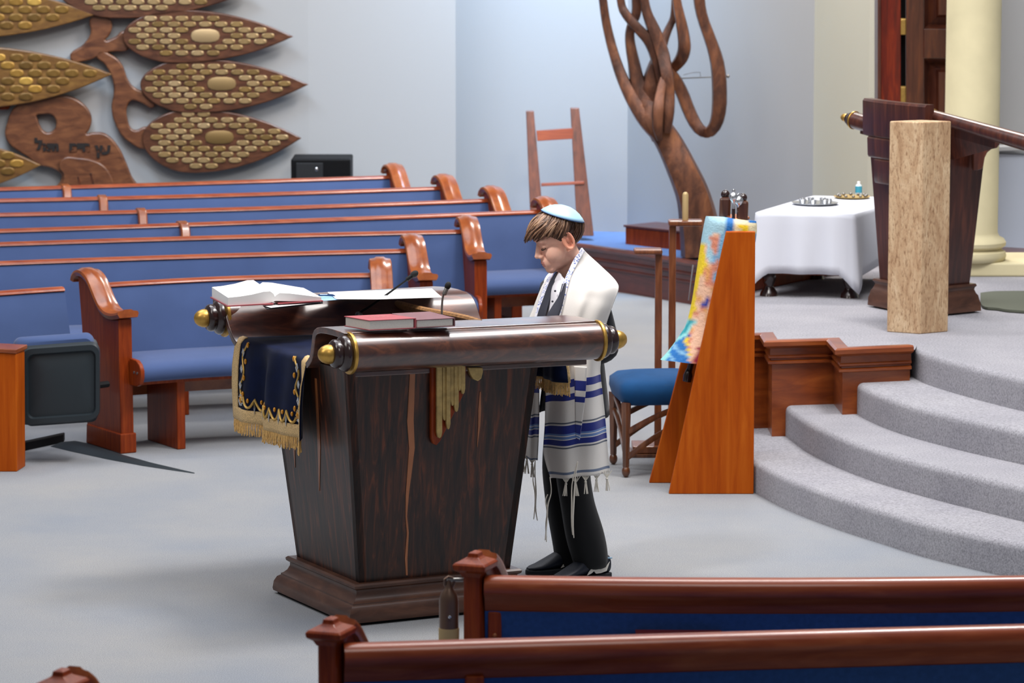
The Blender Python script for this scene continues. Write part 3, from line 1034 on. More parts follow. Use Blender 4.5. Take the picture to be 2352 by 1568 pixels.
back = [emblem_px(x, y, .004) for x, y in ((986, 835), (986, 1005), (990, 1017), (998, 1021), (1006, 1012), (1012, 1000), (1062, 900), (1066, 835))]
eb = MB().prism(back, -V3 * .02).build('emblem', M['pew_dark'], lec, smooth=0, bevel=0.003)
for x0, x1, yb in ((1000, 1013, 1006), (1013, 1024, 966), (1022, 1032, 986), (1031, 1042, 932), (1040, 1051, 946), (1049, 1057, 898), (1055, 1066, 905)):
    o = .024 + .004 * ((x0 // 7) % 3)
    poly = [emblem_px(x, y, o) for x, y in ((x0, 835), (x0, yb - 14), (x0 + 2, yb - 4), ((x0 + x1) / 2, yb), (x1 - 2, yb - 4), (x1, yb - 14), (x1, 835))]
    MB().prism(poly, -V3 * .014).build('brass_bar', M['oldgold'], eb, smooth=0, bevel=0.004)
poly = [emblem_px(x, y, .01) for x, y in ((1070, 842), (1075, 858), (1082, 869), (1093, 874), (1101, 868), (1105, 852), (1104, 842))]
MB().prism(poly, -V3 * .02).build('scroll_bracket', M['oldgold'], lec, smooth=0, bevel=0.004)

# velvet runner that lies in the fold of the scroll and hangs over both ends
run = thing('velvet_runner', 'navy velvet runner with gold fringe hanging over both ends of the reading table', 'cloth', Q(.5, .6, -.08))


def run_pt(vn, s, side, drop=.40):
    """vn 0 = far edge, 1 = near edge; s = distance beyond the table edge (negative: on the table)"""
    ue = 0.02 if side == 0 else 1.045
    v = lerp(.87, .315, vn) if side == 0 else lerp(.64, .30, vn)
    sg = -1 if side == 0 else 1
    if s <= 0:
        base = Q(ue, v, -.068) - U3 * sg * (-s)
        return base + V(0, 0, .004 * math.sin(vn * 9) * min(1, -s * 12))
    r = .022
    a = min(s / r, math.pi / 2)
    dz = -r * (1 - math.cos(a)) - max(0, s - r * math.pi / 2)
    ox = r * math.sin(a)
    amp = min(1, s / .12) * .017
    fold = amp * (math.sin(vn * 13 + .4) + .6 * math.sin(vn * 23 + 2 + s * 4))
    return Q(ue, v, -.068) + U3 * sg * (ox + fold + .012 * min(1, s / .2)) + V(0, 0, dz)


b = MB()
ss = list(np.linspace(.335, .05, 16)) + [.036, .026, .017, .009, 0, -.02, -.05, -.12, -.3, -.52]
rows0 = [[run_pt(i / 30, s_, 0) for i in range(31)] for s_ in ss]
ss1 = [-.52, -.3, -.12, -.05, -.02, 0, .009, .017, .026, .036] + list(np.linspace(.05, .165, 8))
rows1 = [[run_pt(i / 30, s_, 1) for i in range(31)] for s_ in ss1]
b.grid(rows0 + rows1)
b.build('velvet', M['velvet'], run, smooth=180, solid=0.004)
nrm0 = -U3
M['fringe'] = plain('gold_fringe', '#dfb570', 0.6, metal=0.1, var=0.3, vscale=120)
M['braid'] = plain('gold_braid', '#e6bd86', 0.6, metal=0.1, var=0.4, vscale=260, bump=0.6, bscale=500)
for side, smax in ((0, .335), (1, .165)):
    sg = (-1 if side == 0 else 1)
    nr = U3 * sg
    for va, vb in ((-.01, .065), (.935, 1.01)):
        sv = np.linspace(smax, -.0, 26) if side == 0 else np.linspace(smax, -.2, 14)
        bb = MB()
        bb.grid([[run_pt(lerp(va, vb, k / 3), s_, side) + (nr * .006 if s_ > .02 else V(0, 0, .006)) for k in range(4)] for s_ in sv])
        bb.build('gold_braid', M['braid'], run, smooth=180, solid=0.004)
    bb = MB()
    bb.grid([[run_pt(i / 30, s_, side) + nr * .006 for i in range(31)] for s_ in (smax - .048, smax - .03, smax - .012, smax + .004)])
    bb.build('gold_band', M['braid'], run, smooth=180, solid=0.004)
    bb = MB()
    rg = random.Random(5 + side)
    for i in range(120):
        vn = i / 119
        p0 = run_pt(vn, smax, side) + nr * .005
        L_ = .052 + rg.uniform(-.004, .006)
        bb.tube([p0, p0 + V(rg.uniform(-.002, .002), 0, -L_ * .5) + nr * rg.uniform(0, .004), p0 + V(rg.uniform(-.004, .004), 0, -L_) + nr * rg.uniform(-.002, .005)], .0026, 5)
    bb.build('fringe', M['fringe'], run, smooth=60, kind='stuff')
# embroidery: a wavy vine down each side, a scalloped crown along the hem, gems and silver diamonds
M['gem'] = plain('amber_gem', '#d08a12', 0.15, coat=0.5)


def emb(vn, s):
    return run_pt(vn, s, 0) - U3 * .007


for va, sgn in ((.135, 1), (.855, -1)):
    path = [emb(va + .022 * sgn * math.cos(k * math.pi / 5), .015 + k * .0125) for k in range(20)]
    MB().tube(path, .0042, 6).build('embroidered_vine', M['gold_paint'], run, smooth=60)
    for k in range(4):
        s_ = .06 + k * .066
        c_ = emb(va - sgn * .012, s_)
        d = MB()
        d.loft([[c_ + V3 * a * .013 * f + V(0, 0, h * .018 * f) - U3 * .002 * o for a, h in ((-1, 0), (0, -1), (1, 0), (0, 1))] for f, o in ((1, 0), (1, 2), (.45, 2), (.4, .5))])
        d.build('silver_diamond', M['silver'], run, smooth=0)
        MB().ball(emb(va + sgn * .03, s_ - .033), (.006, .007, .012), n=10, m=6).build('gem', M['gem'], run)
    c_ = emb(va, .25)
    MB().ball(c_, (.008, .010, .016), n=10, m=6).build('gem', M['gem'], run)
    r_ = MB()
    for k in range(10):
        a = k * 2 * math.pi / 10
        r_.ball(c_ + V3 * .015 * math.cos(a) + V(0, 0, .021 * math.sin(a)), .0045, n=6, m=4)
    r_.build('gem_setting', M['silver'], run)
path = []
for k in range(7):
    v0 = .17 + k * .097
    for t in np.linspace(0, 1, 9)[:-1]:
        path.append(emb(v0 + .097 * t,   .235 + .042 * math.sin(math.pi * t) ** .8 + .012 * math.sin(math.pi * (v0 - .17) / .68)))
MB().tube(path, .0055, 6).build('embroidered_crown', M['gold_paint'], run, smooth=60)
for k in range(7):
    v0 = .17 + (k + .5) * .097
    MB().ball(emb(v0, .248), (.006, .009, .010), n=10, m=6).build('gem', M['gem'], run)
    if k:
        c_ = emb(.17 + k * .097, .278)
        MB().loft([[c_ + V3 * a * .011 * f + V(0, 0, h * .026 * f) - U3 * .003 for a, h in ((-1, .3), (0, -1), (1, .3), (0, 1))] for f in (1, .2)]).build('silver_leaf', M['silver'], run, smooth=0)

# ------------------------------------------------------------------ things on the reading table
ZT = ZA + .096


def hexbook(A, B, Cc, h, name, label, cover_mat, page_mat, th=.0035, over=.004):
    """closed book lying flat: A near-left, B near-right, C far-left bottom corners"""
    a, c = B - A, Cc - A
    au, cu = a.normalized(), c.normalized()
    root = thing(name, label, 'book', A + (a + c) / 2)
    z = V(0, 0, 1)
    Dd = A + a + c
    MB().hexa([q + z * d for d in (th, h - th) for q in (A + au * .0, B - au * .006, Dd - au * .006, Cc)]).build('page_block', page_mat, root, smooth=0)
    for d in (0, h - th):
        e = over
        MB().hexa([q + z * dd for dd in (d, d + th) for q in (A - au * e - cu * e, B + au * .002 - cu * e, Dd + au * .002 + cu * e, Cc - au * e + cu * e)]).build('cover', cover_mat, root, smooth=0, bevel=.0012)
    MB().hexa([q + z * d for d in (0, h) for q in (B - au * .002 - cu * over, B + au * .003 - cu * over, Dd + au * .003 + cu * over, Dd - au * .002 + cu * over)]).build('spine', cover_mat, root, smooth=0, bevel=.0015)
    return root, z * h


M['red_cover'] = plain('red_bookcloth', '#a84f55', 0.5, var=0.08, vscale=30)  # red greyed: glare on the cover is put into the colour
M['dark_cover'] = plain('dark_red_bookcloth', '#7a5054', 0.45, var=0.1, vscale=30)  # same here, glare washed into the dark red
M['pages'] = plain('book_pages', '#ddd8cf', 0.85, var=0.06, vscale=220)
ZN = ZA + .0865
A, B, Cc = P(849, 759, ZN), P(953, 754, ZN), P(794, 749.5, ZN)
rbk, _ = hexbook(A, B, Cc, .040, 'prayer_book', 'red prayer book lying on the near edge of the reading table', M['red_cover'], M['pages'])
M['stamp'] = plain('gold_stamp', '#c98a86', 0.5)
ctr = A.lerp(B, .5).lerp(Cc.lerp(Cc + B - A, .5), .62) + V(0, 0, .0403)
bb = MB()
for k in range(3):
    for j in range(4):
        q_ = ctr + (B - A).normalized() * (-.03 + j * .02) + (Cc - A).normalized() * (k - 1) * .018
        bb.box(q_, (.014, .005, .0006), rz=UA)
bb.build('stamped_title', M['stamp'], rbk, smooth=0)
A, B, Cc = P(958, 753.5, ZN), P(1043, 749, ZN), P(903, 739, ZN)
hexbook(A, B, Cc, .033, 'prayer_book', 'thinner dark maroon book lying right of the red prayer book', M['dark_cover'], M['pages'])

# open book on the far scroll
A, B, Cc = P(524, 704, ZT), P(738, 692, ZT), P(487, 684.5, ZT)
ob = thing('open_book', 'large open book with white pages lying on the far side of the reading table', 'book', A)
a, c = B - A, Cc - A
prf = [(0, .004, .036), (.12, .004, .038), (.25, .004, .043), (.38, .004, .052), (.45, .006, .052), (.485, .01, .042), (.5, .012, .03), (.515, .012, .036), (.55, .011, .043), (.65, .008, .04), (.8, .005, .03), (.92, .004, .022), (1.0, .004, .017)]
rings = []
for k in range(7):
    t = k / 6
    hh = 1 + .25 * t
    rings.append([A + a * x + c * t + V(0, 0, hi * hh) for x, lo, hi in prf] + [A + a * x + c * t + V(0, 0, lo) for x, lo, hi in prf[::-1]])
MB().loft(rings).build('pages', M['paper'], ob, smooth=40)
for x0, x1 in ((-.015, .48), (.53, 1.015)):
    q0, q1 = A + a * x0 - c * .03, A + a * x1 - c * .03
    MB().hexa([q0, q1, q1 + c * 1.06, q0 + c * 1.06] + [q + V(0, 0, .0045) for q in (q0, q1, q1 + c * 1.06, q0 + c * 1.06)]).build('cover', M['red_cover'], ob, smooth=0)


def sheet(px, z, name, label, mat, cat='paper', dz=.0012, bend=0.0, tilt=None):
    pts = [P(x, y, z if tilt is None else z + tilt[i]) for i, (x, y) in enumerate(px)]
    b_ = MB()
    b_.prism(pts, (0, 0, dz))
    o = b_.build(name, mat, None, smooth=0)
    c_ = sum(pts, Vector()) / len(pts)
    o.location = c_
    o.data.transform(Matrix.Translation(-c_))
    return tag(o, label, cat)


M['blue_paper'] = plain('light_blue_card', '#8fc0e6', 0.7)
M['dark_folder'] = plain('black_folder', '#14161b', 0.5)
sheet([(604, 703), (613, 711), (742, 697), (738, 688)], ZT - .012, 'folder', 'black edged folder under the open book with white sheet', M['dark_folder'], 'folder', .003)
sheet([(600, 700), (622, 707), (738, 694), (736, 684)], ZT - .006, 'loose_paper', 'white sheet peeping out beneath the open book', M['paper'])
sheet([(700, 694), (826, 685), (800, 673), (700, 680)], ZT - .004, 'loose_paper', 'light blue card between the open book and the large white sheet', M['blue_paper'])
lp = sheet([(772, 687), (868, 687.5), (1015, 683), (992, 663), (752, 671)], ZT - .001, 'loose_paper', 'large white printed sheet lying right of the blue card', M['paper'])
M['print'] = plain('printed_ink', '#b9b9bd', 0.8)
bb = MB()
for k in range(5):
    y = 668 + k * 3.2
    for x0, x1 in ((905, 930), (934, 965), (968, 988)):
        q0, q1 = P(x0 + k * 3, y, ZT + .0006), P(x1 + k * 3, y - .7, ZT + .0006)
        d = V(0, .004, 0)
        bb.add([q0, q1, q1 + d, q0 + d], [(0, 1, 2, 3)])
pr = bb.build('printed_lines', M['print'], None, smooth=0)
pr.data.transform(Matrix.Translation(-lp.location))
pr.parent = lp
pen = thing('pen', 'dark blue ballpoint pen lying on the papers', 'pen', P(752, 677, ZT + .008))
MB().tube([P(731, 678, ZT + .009), P(745, 677, ZT + .009), P(764, 678, ZT + .007), P(770, 679, ZT + .006)], [.004, .005, .005, .0015], 8).build('barrel', plain('pen_blue', '#123a66', 0.3, coat=.5), pen)
MB().tube([P(735, 676, ZT + .015), P(752, 676, ZT + .015)], .0015, 6).build('clip', M['silver'], pen)

# gooseneck microphones
M['mic'] = plain('black_foam', '#0c0d0f', 0.85)


def mic(name, label, path, r, headc, headr, axis, mat):
    root = thing(name, label, 'microphone', path[0])
    MB().lathe([(.014, 0), (.016, .004), (.012, .012), (.008, .014)], path[0] - V(0, 0, .004), (0, 0, 1), 16).build('base', M['steel'], root)
    MB().tube([Vector(q) for q in catmull(path, 18)], r, 8).build('gooseneck', mat, root)
    ax = Vector(axis).normalized()
    MB().lathe([(.006, -.032), (.009, -.03), (.009, -.004), (.007, 0)], headc, ax, 14).build('capsule', M['steel'] if mat is M['steel'] else M['black'], root)
    MB().ball(headc + ax * headr * .6, (headr, headr, headr * 1.35), M=ax.to_track_quat('Z', 'Y').to_matrix(), n=14, m=10).build('windscreen', M['mic'], root)


m0 = P(824, 722, ZA + .02)
Ym = m0.y
p_ = [m0, D(832, 714, Ym), D(850, 703, Ym), D(890, 675, Ym + .02), D(935, 642, Ym + .04)]
mic('gooseneck_microphone', 'long black gooseneck microphone leaning right above the red prayer book', p_, [.0052, .005, .0045, .0035], D(948, 632, Ym + .045), .0135, D(962, 622, Ym + .05) - D(940, 638, Ym + .04), M['black'])
m0 = P(1015, 735, ZA + .05)
Ym = m0.y
p_ = [m0, D(1015, 715, Ym), D(1016, 690, Ym), D(1019, 676, Ym), D(1024, 666, Ym)]
mic('gooseneck_microphone', 'short steel gooseneck microphone standing behind the dark maroon book', p_, .0042, D(1027, 660, Ym), .0125, D(1031, 650, Ym) - D(1024, 667, Ym), M['steel'])
# wooden pointer laid across the fold
M['pointer'] = plain('rough_tan_wood', '#8a6238', 0.75, var=.35, vscale=60, bump=.6, bscale=120)
pts = [P(x, y, z) for x, y, z in ((914, 699, ZA + .045), (975, 714, ZA + .045), (1050, 729, ZA + .05), (1075, 734, ZA + .055), (1108, 742, ZA + .06))]
b = MB().tube(pts, [.019, .019, .021, .02, .016], 8, flat=.6, power=.6)
o = b.build('wooden_pointer', M['pointer'], None, smooth=30)
o.location = pts[2]
o.data.transform(Matrix.Translation(-pts[2]))
tag(o, 'rough carved wooden pointer lying across the fold of the reading table', 'pointer')

# ------------------------------------------------------------------ scroll stand with painted mantle
st = thing('scroll_stand', 'tall tapering cherry wood stand holding the painted scroll', 'stand', P(1640, 1134, 0))


def panel_px(pts, Y, t, name, mat, parent, bev=0.004, ground=()):
    pp = [D(x, y, Y) for x, y in pts]
    for i in ground:
        pp[i].z = 0.0
    return MB().prism([V(p.x, Y, p.z) for p in pp], (0, t, 0)).build(name, mat, parent, smooth=0, bevel=bev)


panel_px([(1536, 1137), (1731, 1131), (1735, 532), (1668, 532)], 16.97, .035, 'side_panel', M['orange_wood'], st, ground=(0, 1))
panel_px([(1491, 1107), (1690, 1102), (1700, 545), (1640, 545)], 17.27, .035, 'side_panel', M['orange_wood'], st, ground=(0, 1))
a, c = D(1600, 905, 17.0), D(1722, 905, 17.0)
MB().prism([V(a.x, 17.005, .42), V(c.x, 17.005, .42), V(c.x, 17.27, .42), V(a.x, 17.27, .42)], (0, 0, .03)).build('shelf', M['orange_wood'], st, smooth=0)
a = D(1725, 900, 17.0)
MB().prism([V(a.x - .03, 17.005, .05), V(a.x, 17.005, .05), V(a.x, 17.27, .05), V(a.x - .03, 17.27, .05)], (0, 0, 1.1)).build('back_board', M['orange_wood'], st, smooth=0)

# the dressed scroll: leaning cylinder, painted cloth mantle
sc_ = thing('torah_scroll', 'dressed scroll in a colourful painted mantle leaning in the cherry wood stand', 'scroll', D(1600, 830, 17.12))
Yc = 17.125
# outline of the mantle in elevation: (left px, right px, y) with depth half-thickness
lv = [(1621, 1737, 502, .085), (1618, 1739, 514, .10), (1613, 1737, 540, .10), (1605, 1728, 590, .10), (1597, 1718, 640, .102), (1587, 1706, 700, .105), (1574, 1695, 750, .108), (1553, 1682, 785, .11), (1533, 1670, 812, .112), (1517, 1660, 830, .112)]
lvs = catmull([(a, b_, c, d) for a, b_, c, d in lv], 46)
rings = []
NS = 40
for l, r, y, hd in lvs:
    pl_, pr_ = D(l, y, Yc), D(r, y, Yc)
    ctr, hx = (pl_ + pr_) / 2, (pr_.x - pl_.x) / 2
    f = (y - 502) / 328
    ring = []
    for k in range(NS):
        a = 2 * math.pi * k / NS
        wv = 1 + .035 * f * math.sin(5 * a + 3 * f)
        ring.append(ctr + V(hx * math.cos(a) * wv, hd * 1.0 * math.sin(a) * wv, (pr_.z - pl_.z) / 2 * math.cos(a) - .012 * math.cos(a + .3) - .010 * math.sin(a)))
    rings.append(ring)
b = MB()
b.loft(rings, True, False)
top_c = sum(rings[0], Vector()) / NS
top_r = [[top_c + (q - top_c) * k + V(0, 0, .008 * (1 - k)) for q in rings[0]] for k in (1, .7, .3)]
b.loft(top_r, True, False)
M['mantle'] = NT('painted_mantle')
Nm = M['mantle']
at_ = Nm.n('ShaderNodeVertexColor')
at_.layer_name = 'paint'
Nm.l(at_.outputs[0], Nm.b.inputs['Base Color'])
Nm.b.inputs['Roughness'].default_value = 0.7
Nm.bump(Nm.noise(Nm.coords((1, 1, 1)), 60, 4), .35, .01)
mo = b.build('mantle', Nm.m, sc_, smooth=180, solid=0)
m_ = mo.modifiers.new('s', 'SUBSURF')
m_.levels = m_.render_levels = 1
# painted colour patches (generic abstract brushwork), as a colour layer on the cloth
PAL = dict(lb='#a9cfdc', sky='#7fb3d6', bl='#1f6fb8', ye='#f0cf2a', pe='#eebfa0', co='#d98a6e', te='#2c9aa6', cr='#e9dcb4', db='#17389a', rd='#a32a45', aq='#8fd0cf', or_='#e2a05c')


def paint(x, y):
    wob = 5 * math.sin(y * .07 + x * .05) + 4 * math.sin(x * .13 - y * .03)
    x = x + wob
    if y < 512 and x > 1705:
        return 'cr' if x < 1722 else 'bl'
    le = np.interp(y, [500, 640, 760, 830], [1617, 1592, 1560, 1515])
    if y < 535:
        return 'bl' if 1668 < x < 1690 else ('ye' if 1700 < x < 1720 and y > 515 else ('lb' if x < 1668 else 'cr'))
    if y < 600 and x - le > 18:
        if abs(x - 1645) < 10 * (1 - abs(y - 552) / 42):
            return 'co' if y > 540 else 'pe'
        if 1622 < x < 1634 and 520 < y < 566:
            return 'bl'
        return 'lb' if (x + y * .4) % 37 < 24 else 'sky'
    if 560 < y < 610 and x - le < 16:
        return 'ye'
    if y < 560:
        return 'lb'
    rib = x - np.interp(y, [560, 640, 720, 800, 840], [1614, 1600, 1580, 1572, 1560])
    if y > 770 and x < 1575:
        return 'aq' if x - le < 14 else ('bl' if (x - y * .6) % 31 < 22 else 'sky')
    if 735 < y < 790 and x - le < 30:
        return 'te' if (x + y) % 40 < 14 else 'aq'
    if abs(rib) < 8 or (640 < y < 730 and abs(rib + 14) < 6):
        return 'ye'
    if 650 < y < 750 and abs(rib + 7) < 3:
        return 'te'
    if rib < 0:
        return 'sky' if y < 660 else ('ye' if y < 790 else 'cr')
    if 670 < y < 735 and 24 < rib < 40 and (y * .7 + x * .4) % 29 < 11:
        return 'db'
    if 735 < y < 780 and 8 < rib < 16:
        return 'db'
    if 590 < y < 660 and rib > 26:
        return 'co' if rib < 44 else 'sky'
    if y > 800 and rib > 30:
        return 'rd'
    if y > 760:
        return 'co' if (x + y * .5) % 34 < 12 else 'pe'
    if (x * .8 + y) % 71 < 7:
        return 'co'
    return 'pe' if (x - y * .5) % 47 < 34 else 'or_'


me = mo.data
ca = me.color_attributes.new('paint', 'FLOAT_COLOR', 'POINT')
sroot = OFF[sc_.name]
for i, vtx in enumerate(me.vertices):
    q = vtx.co + sroot - CO
    dd = q.y * cth - q.z * sth
    uu = q.y * sth + q.z * cth
    x, y = 1176 + FPX * q.x / dd, 784 - FPX * uu / dd
    ca.data[i].color = lin(PAL[paint(x, y)])
M['walnut2'] = wood('dark_walnut', '#2c1812', '#4a2b20', '#63402f', (14, 14, 1.4), .3, .35)
# rollers' handles with silver bells
for x, y, yk in ((1664, 492, 446), (1704, 500, 454)):
    a = D(x, y + 10, Yc + (.03 if x < 1680 else -.03))
    tp = D(x + 2, yk, a.y)
    MB().prism([V(a.x - .026, a.y - .03, a.z), V(a.x + .026, a.y - .03, a.z), V(a.x + .026, a.y + .03, a.z), V(a.x - .026, a.y + .03, a.z)], V(tp.x - a.x, 0, tp.z - a.z - .012)).build('roller_block', M['walnut2'], sc_, smooth=0, bevel=0.012)
    MB().ball(tp, .021).build('roller_knob', M['turned'], sc_)
for x, y in ((1685, 452), (1697, 461)):
    c_ = D(x, y, Yc - .05)
    MB().lathe([(.006, -.06), (.008, -.05), (.006, -.035), (.010, -.022), (.019, -.012), (.0225, 0), (.019, .012), (.010, .02), (.005, .023), (.008, .029), (.004, .036)], c_, (0, 0, 1), 18).build('silver_bell', M['silver'], sc_, smooth=60)
    MB().tube([c_ + V(0, 0, -.055), c_ + V(0.0, 0, -.12)], .008, 8).build('handle_shaft', M['turned'], sc_)
MB().lathe([(.05, 0), (.055, .006), (.05, .012)], D(1695, 502, Yc), (0.05, -.1, 1), 20).build('copper_collar', plain('copper', '#b5683a', .35, metal=.8), sc_)
MB().tube([D(1592, 608, Yc - .1), D(1588, 640, Yc - .11), D(1582, 690, Yc - .115)], .004, 6).build('silver_pointer', M['silver'], sc_)
MB().lathe([(.02, 0), (.022, .03), (.012, .06), (.006, .07)], D(1578, 876, 17.13), (.15, 0, 1), 14).build('lower_handle', M['turned'], sc_)
MB().tube([D(1578, 872, 17.13), D(1592, 815, 17.13)], .014, 8).build('lower_shaft', M['turned'], sc_)

# ------------------------------------------------------------------ blue upholstered stool
sl = thing('stool', 'wooden stool with a deep blue cushion left of the cherry wood stand', 'stool', P(1470, 1090, 0))
F1, F2 = P(1432, 1097, 0), P(1400, 1064, 0)
ax, ay = V(.40, .06, 0), V(F2.x - F1.x, F2.y - F1.y, 0)
ay = ay.normalized() * .40
ax = V(ay.y, -ay.x, 0)
ctr = F1 + ax * .5 + ay * .5
ZS = .455
r_ = []
hw = .205
for k, (o, z) in enumerate(((.93, .345), (1.0, .36), (1.06, .40), (1.05, .44), (.9, .465), (.6, .478), (.2, .482))):
    ring = []
    for a in np.linspace(0, 2 * math.pi, 33)[:-1]:
        cx, sx = math.cos(a), math.sin(a)
        e = .28
        xx, yy = math.copysign(abs(cx) ** e, cx), math.copysign(abs(sx) ** e, sx)
        ring.append(ctr + ax.normalized() * xx * hw * o + ay.normalized() * yy * hw * o + V(0, 0, z))
    r_.append(ring)
MB().loft(r_).build('seat_cushion', M['stool_blue'], sl, smooth=70)
M['walnut'] = wood('walnut', '#3d2113', '#5f3720', '#7c4c2d', (14, 14, 1.4), .3, .35)
for i, (a, c) in enumerate(((0, 0), (1, 0), (1, 1), (0, 1))):
    o = ctr + ax * (a - .5) * .93 + ay * (c - .5) * .93
    lg = MB().tube([o + V(0, 0, .05), o + V(0, 0, .2), o + V(0, 0, .36)], [.013, .016, .02], 8, power=.5).build('leg', M['walnut'], sl, smooth=40)
    MB().ball(o + V(0, 0, .028), (.02, .02, .028)).build('ball_foot', M['walnut'], lg)
cs = [ctr + ax * (a - .5) * .93 + ay * (c - .5) * .93 for a, c in ((0, 0), (1, 0), (1, 1), (0, 1))]
for i, j in ((0, 1), (0, 3), (3, 2), (2, 1)):
    A_, B_ = cs[i], cs[j]
    for z0, z1, te in ((.09, .27, 1.0), (.215, .345, 1.0)):
        pts = [A_.lerp(B_, t) + V(0, 0, lerp(z0, z1, math.sin(t * math.pi / 2))) for t in np.linspace(0.02, te, 10)]
        MB().tube(pts, .011, 8, up=(0, 0, 1), flat=1.3, power=.5).build('arched_brace', M['walnut'], sl, smooth=40)

# ------------------------------------------------------------------ two wooden post stands with flat tops
M['post_wood'] = wood('post_wood', '#542a14', '#713e21', '#8c5634', (14, 14, 1.2), .35, .3)


def post_stand(name, label, Y, cap, post, base, candle=None):
    x0, x1, y0, y1 = cap
    root = thing(name, label, 'stand', V(D((post[0] + post[1]) / 2, 900, Y).x, Y, 0))
    a, c = D(x0, y1, Y), D(x1, y0 + 9, Y)
    pts = []
    h = (c.z - a.z)
    MB().prism([V(a.x, Y - .045, a.z), V(c.x, Y - .045, a.z), V(c.x, Y + .065, a.z), V(a.x, Y + .065, a.z)], (0, 0, max(h, .02))).build('top', M['post_wood'], root, smooth=0, bevel=0.008)
    p0, p1 = D(post[0], y1, Y), D(post[1], y1, Y)
    MB().prism([V(p0.x, Y - .012, .03), V(p1.x, Y - .012, .03), V(p1.x, Y + .03, .03), V(p0.x, Y + .03, .03)], (0, 0, a.z - .03)).build('post', M['post_wood'], root, smooth=0, bevel=0.003)
    bx0, bx1 = base
    MB().prism([V(D(bx0, 1040, Y).x, Y - .06, 0), V(D(bx1, 1040, Y).x, Y - .06, 0), V(D(bx1, 1040, Y).x, Y + .16, 0), V(D(bx0, 1040, Y).x, Y + .16, 0)], (0, 0, .018)).build('foot_board', M['walnut'], root, smooth=0, bevel=.003)
    MB().prism([V(D(bx0 + 4, 1040, Y).x, Y - .05, .02), V(D(bx1 - 2, 1040, Y).x, Y - .05, .02), V(D(bx1 - 2, 1040, Y).x, Y + .15, .02), V(D(bx0 + 4, 1040, Y).x, Y + .15, .02)], (0, 0, .035)).build('foot_board', M['post_wood'], root, smooth=0, bevel=.004)
    return root, a.z + max(h, .02)


post_stand('post_stand', 'lower wooden post stand with a square top board behind the stool', 18.05, (1456, 1521, 562, 583), (1505, 1521), (1448, 1535))
r_, zc_ = post_stand('post_stand', 'taller wooden post stand carrying a pale rod behind the scroll', 18.35, (1535, 1614, 496, 518), (1537, 1553), (1537, 1625))
rod = D(1574, 502, 18.36)
cd = MB().lathe([(.0155, 0), (.0155, .125), (.012, .134), (.006, .139)], V(rod.x, rod.y, zc_), (0, 0, 1), 14).build('pale_rod', plain('pale_gold_wood', '#b79d6e', .5, metal=.2), None, smooth=50)
cd.data.transform(Matrix.Translation(-V(rod.x, rod.y, zc_)))
cd.location = V(rod.x, rod.y, zc_)
tag(cd, 'pale gold upright rod standing on the taller post stand', 'rod')

# ------------------------------------------------------------------ cloth covered table on the bimah
ZTB = ZB + .45
TA, TB_, TL = P(1746, 489, ZTB), P(1958, 493, ZTB), P(1872, 452, ZTB)
tb = thing('side_table', 'low wooden table standing under the white cloth on the bimah', 'table', V((TA.x + TB_.x) / 2, (TA.y + TL.y) / 2, ZB))
tx, ty = TB_ - TA, TL - TA
inn = [(.06, .07), (.94, .07), (.94, .93), (.06, .93)]
MB().hexa([TA + tx * a + ty * c + V(0, 0, z) for z in (-.04, -.008) for a, c in ((.02, .02), (.98, .02), (.98, .98), (.02, .98))]).build('table_top', M['walnut'], tb, smooth=0)
for a, c in inn:
    o = TA + tx * a + ty * c
    MB().lathe([(.05, 0), (.045, .02), (.03, .04), (.024, .055), (.033, .075), (.038, .1), (.034, .13), (.02, .16), (.022, .4)], V(o.x, o.y, ZB), (0, 0, 1), 16).build('leg', M['turned'], tb, smooth=60)
ro = D(1800, 640, TA.y + .25)
MB().hexa([TA + tx * a + ty * c + V(0, 0, z - .45 + .1) for z in (0, .03) for a, c in ((.1, .2), (.9, .2), (.9, .25), (.1, .25))]).build('stretcher', M['pew_dark'], tb, smooth=0)
# cloth
cl = MB()
top_n = 28
per = []
m_ = .012
cor = [TA - tx.normalized() * m_ - ty.normalized() * m_, TB_ + tx.normalized() * m_ - ty.normalized() * m_, TB_ + ty + tx.normalized() * m_ + ty.normalized() * m_, TL - tx.normalized() * m_ + ty.normalized() * m_]
for i in range(4):
    for k in range(top_n):
        per.append((cor[i].lerp(cor[(i + 1) % 4], k / top_n), i, k / top_n))
cen = (TA + TB_ + TL + TB_ + ty) / 4
rings = []
outn = [-ty.normalized(), tx.normalized(), ty.normalized(), -tx.normalized()]
for t in [0, .03, .1, .25, .45, .65, .85, 1.0]:
    ring = []
    for q, i, f in per:
        cw = (max(0, 1 - f * 7) + max(0, 1 - (1 - f) * 7))          # near a corner
        n_ = outn[i].copy()
        if f < .2:
            n_ = (outn[i] * (.5 + f * 2.5) + outn[i - 1] * (.5 - f * 2.5))
        if f > .8:
            n_ = (outn[i] * (.5 + (1 - f) * 2.5) + outn[(i + 1) % 4] * (.5 - (1 - f) * 2.5))
        L_ = .335 + .10 * min(1, cw) ** 1.3
        if i == 1:
            L_ += .02 * math.sin(f * 12)
        wv = .016 * math.sin(f * 17 + i * 2) * t + .05 * min(1, cw) * t * (1 if f < .5 else 1)
        s_ = t * L_
        dz = -max(0, s_ - .012)
        ring.append(q + n_ * (min(s_, .012) + wv + .01 * t) + V(0, 0, .004 + dz))
    rings.append(ring)
b = MB()
b.loft([[cen + (q - cen) * k + V(0, 0, .004) for q, _, _ in per] for k in (.01, .5, .9)] + rings, True, False)
co = b.build('tablecloth', M['white_cloth'], None, smooth=180, solid=.002)
co.location = cen
co.data.transform(Matrix.Translation(-cen))
tag(co, 'white cloth draped over the low table on the bimah', 'tablecloth')
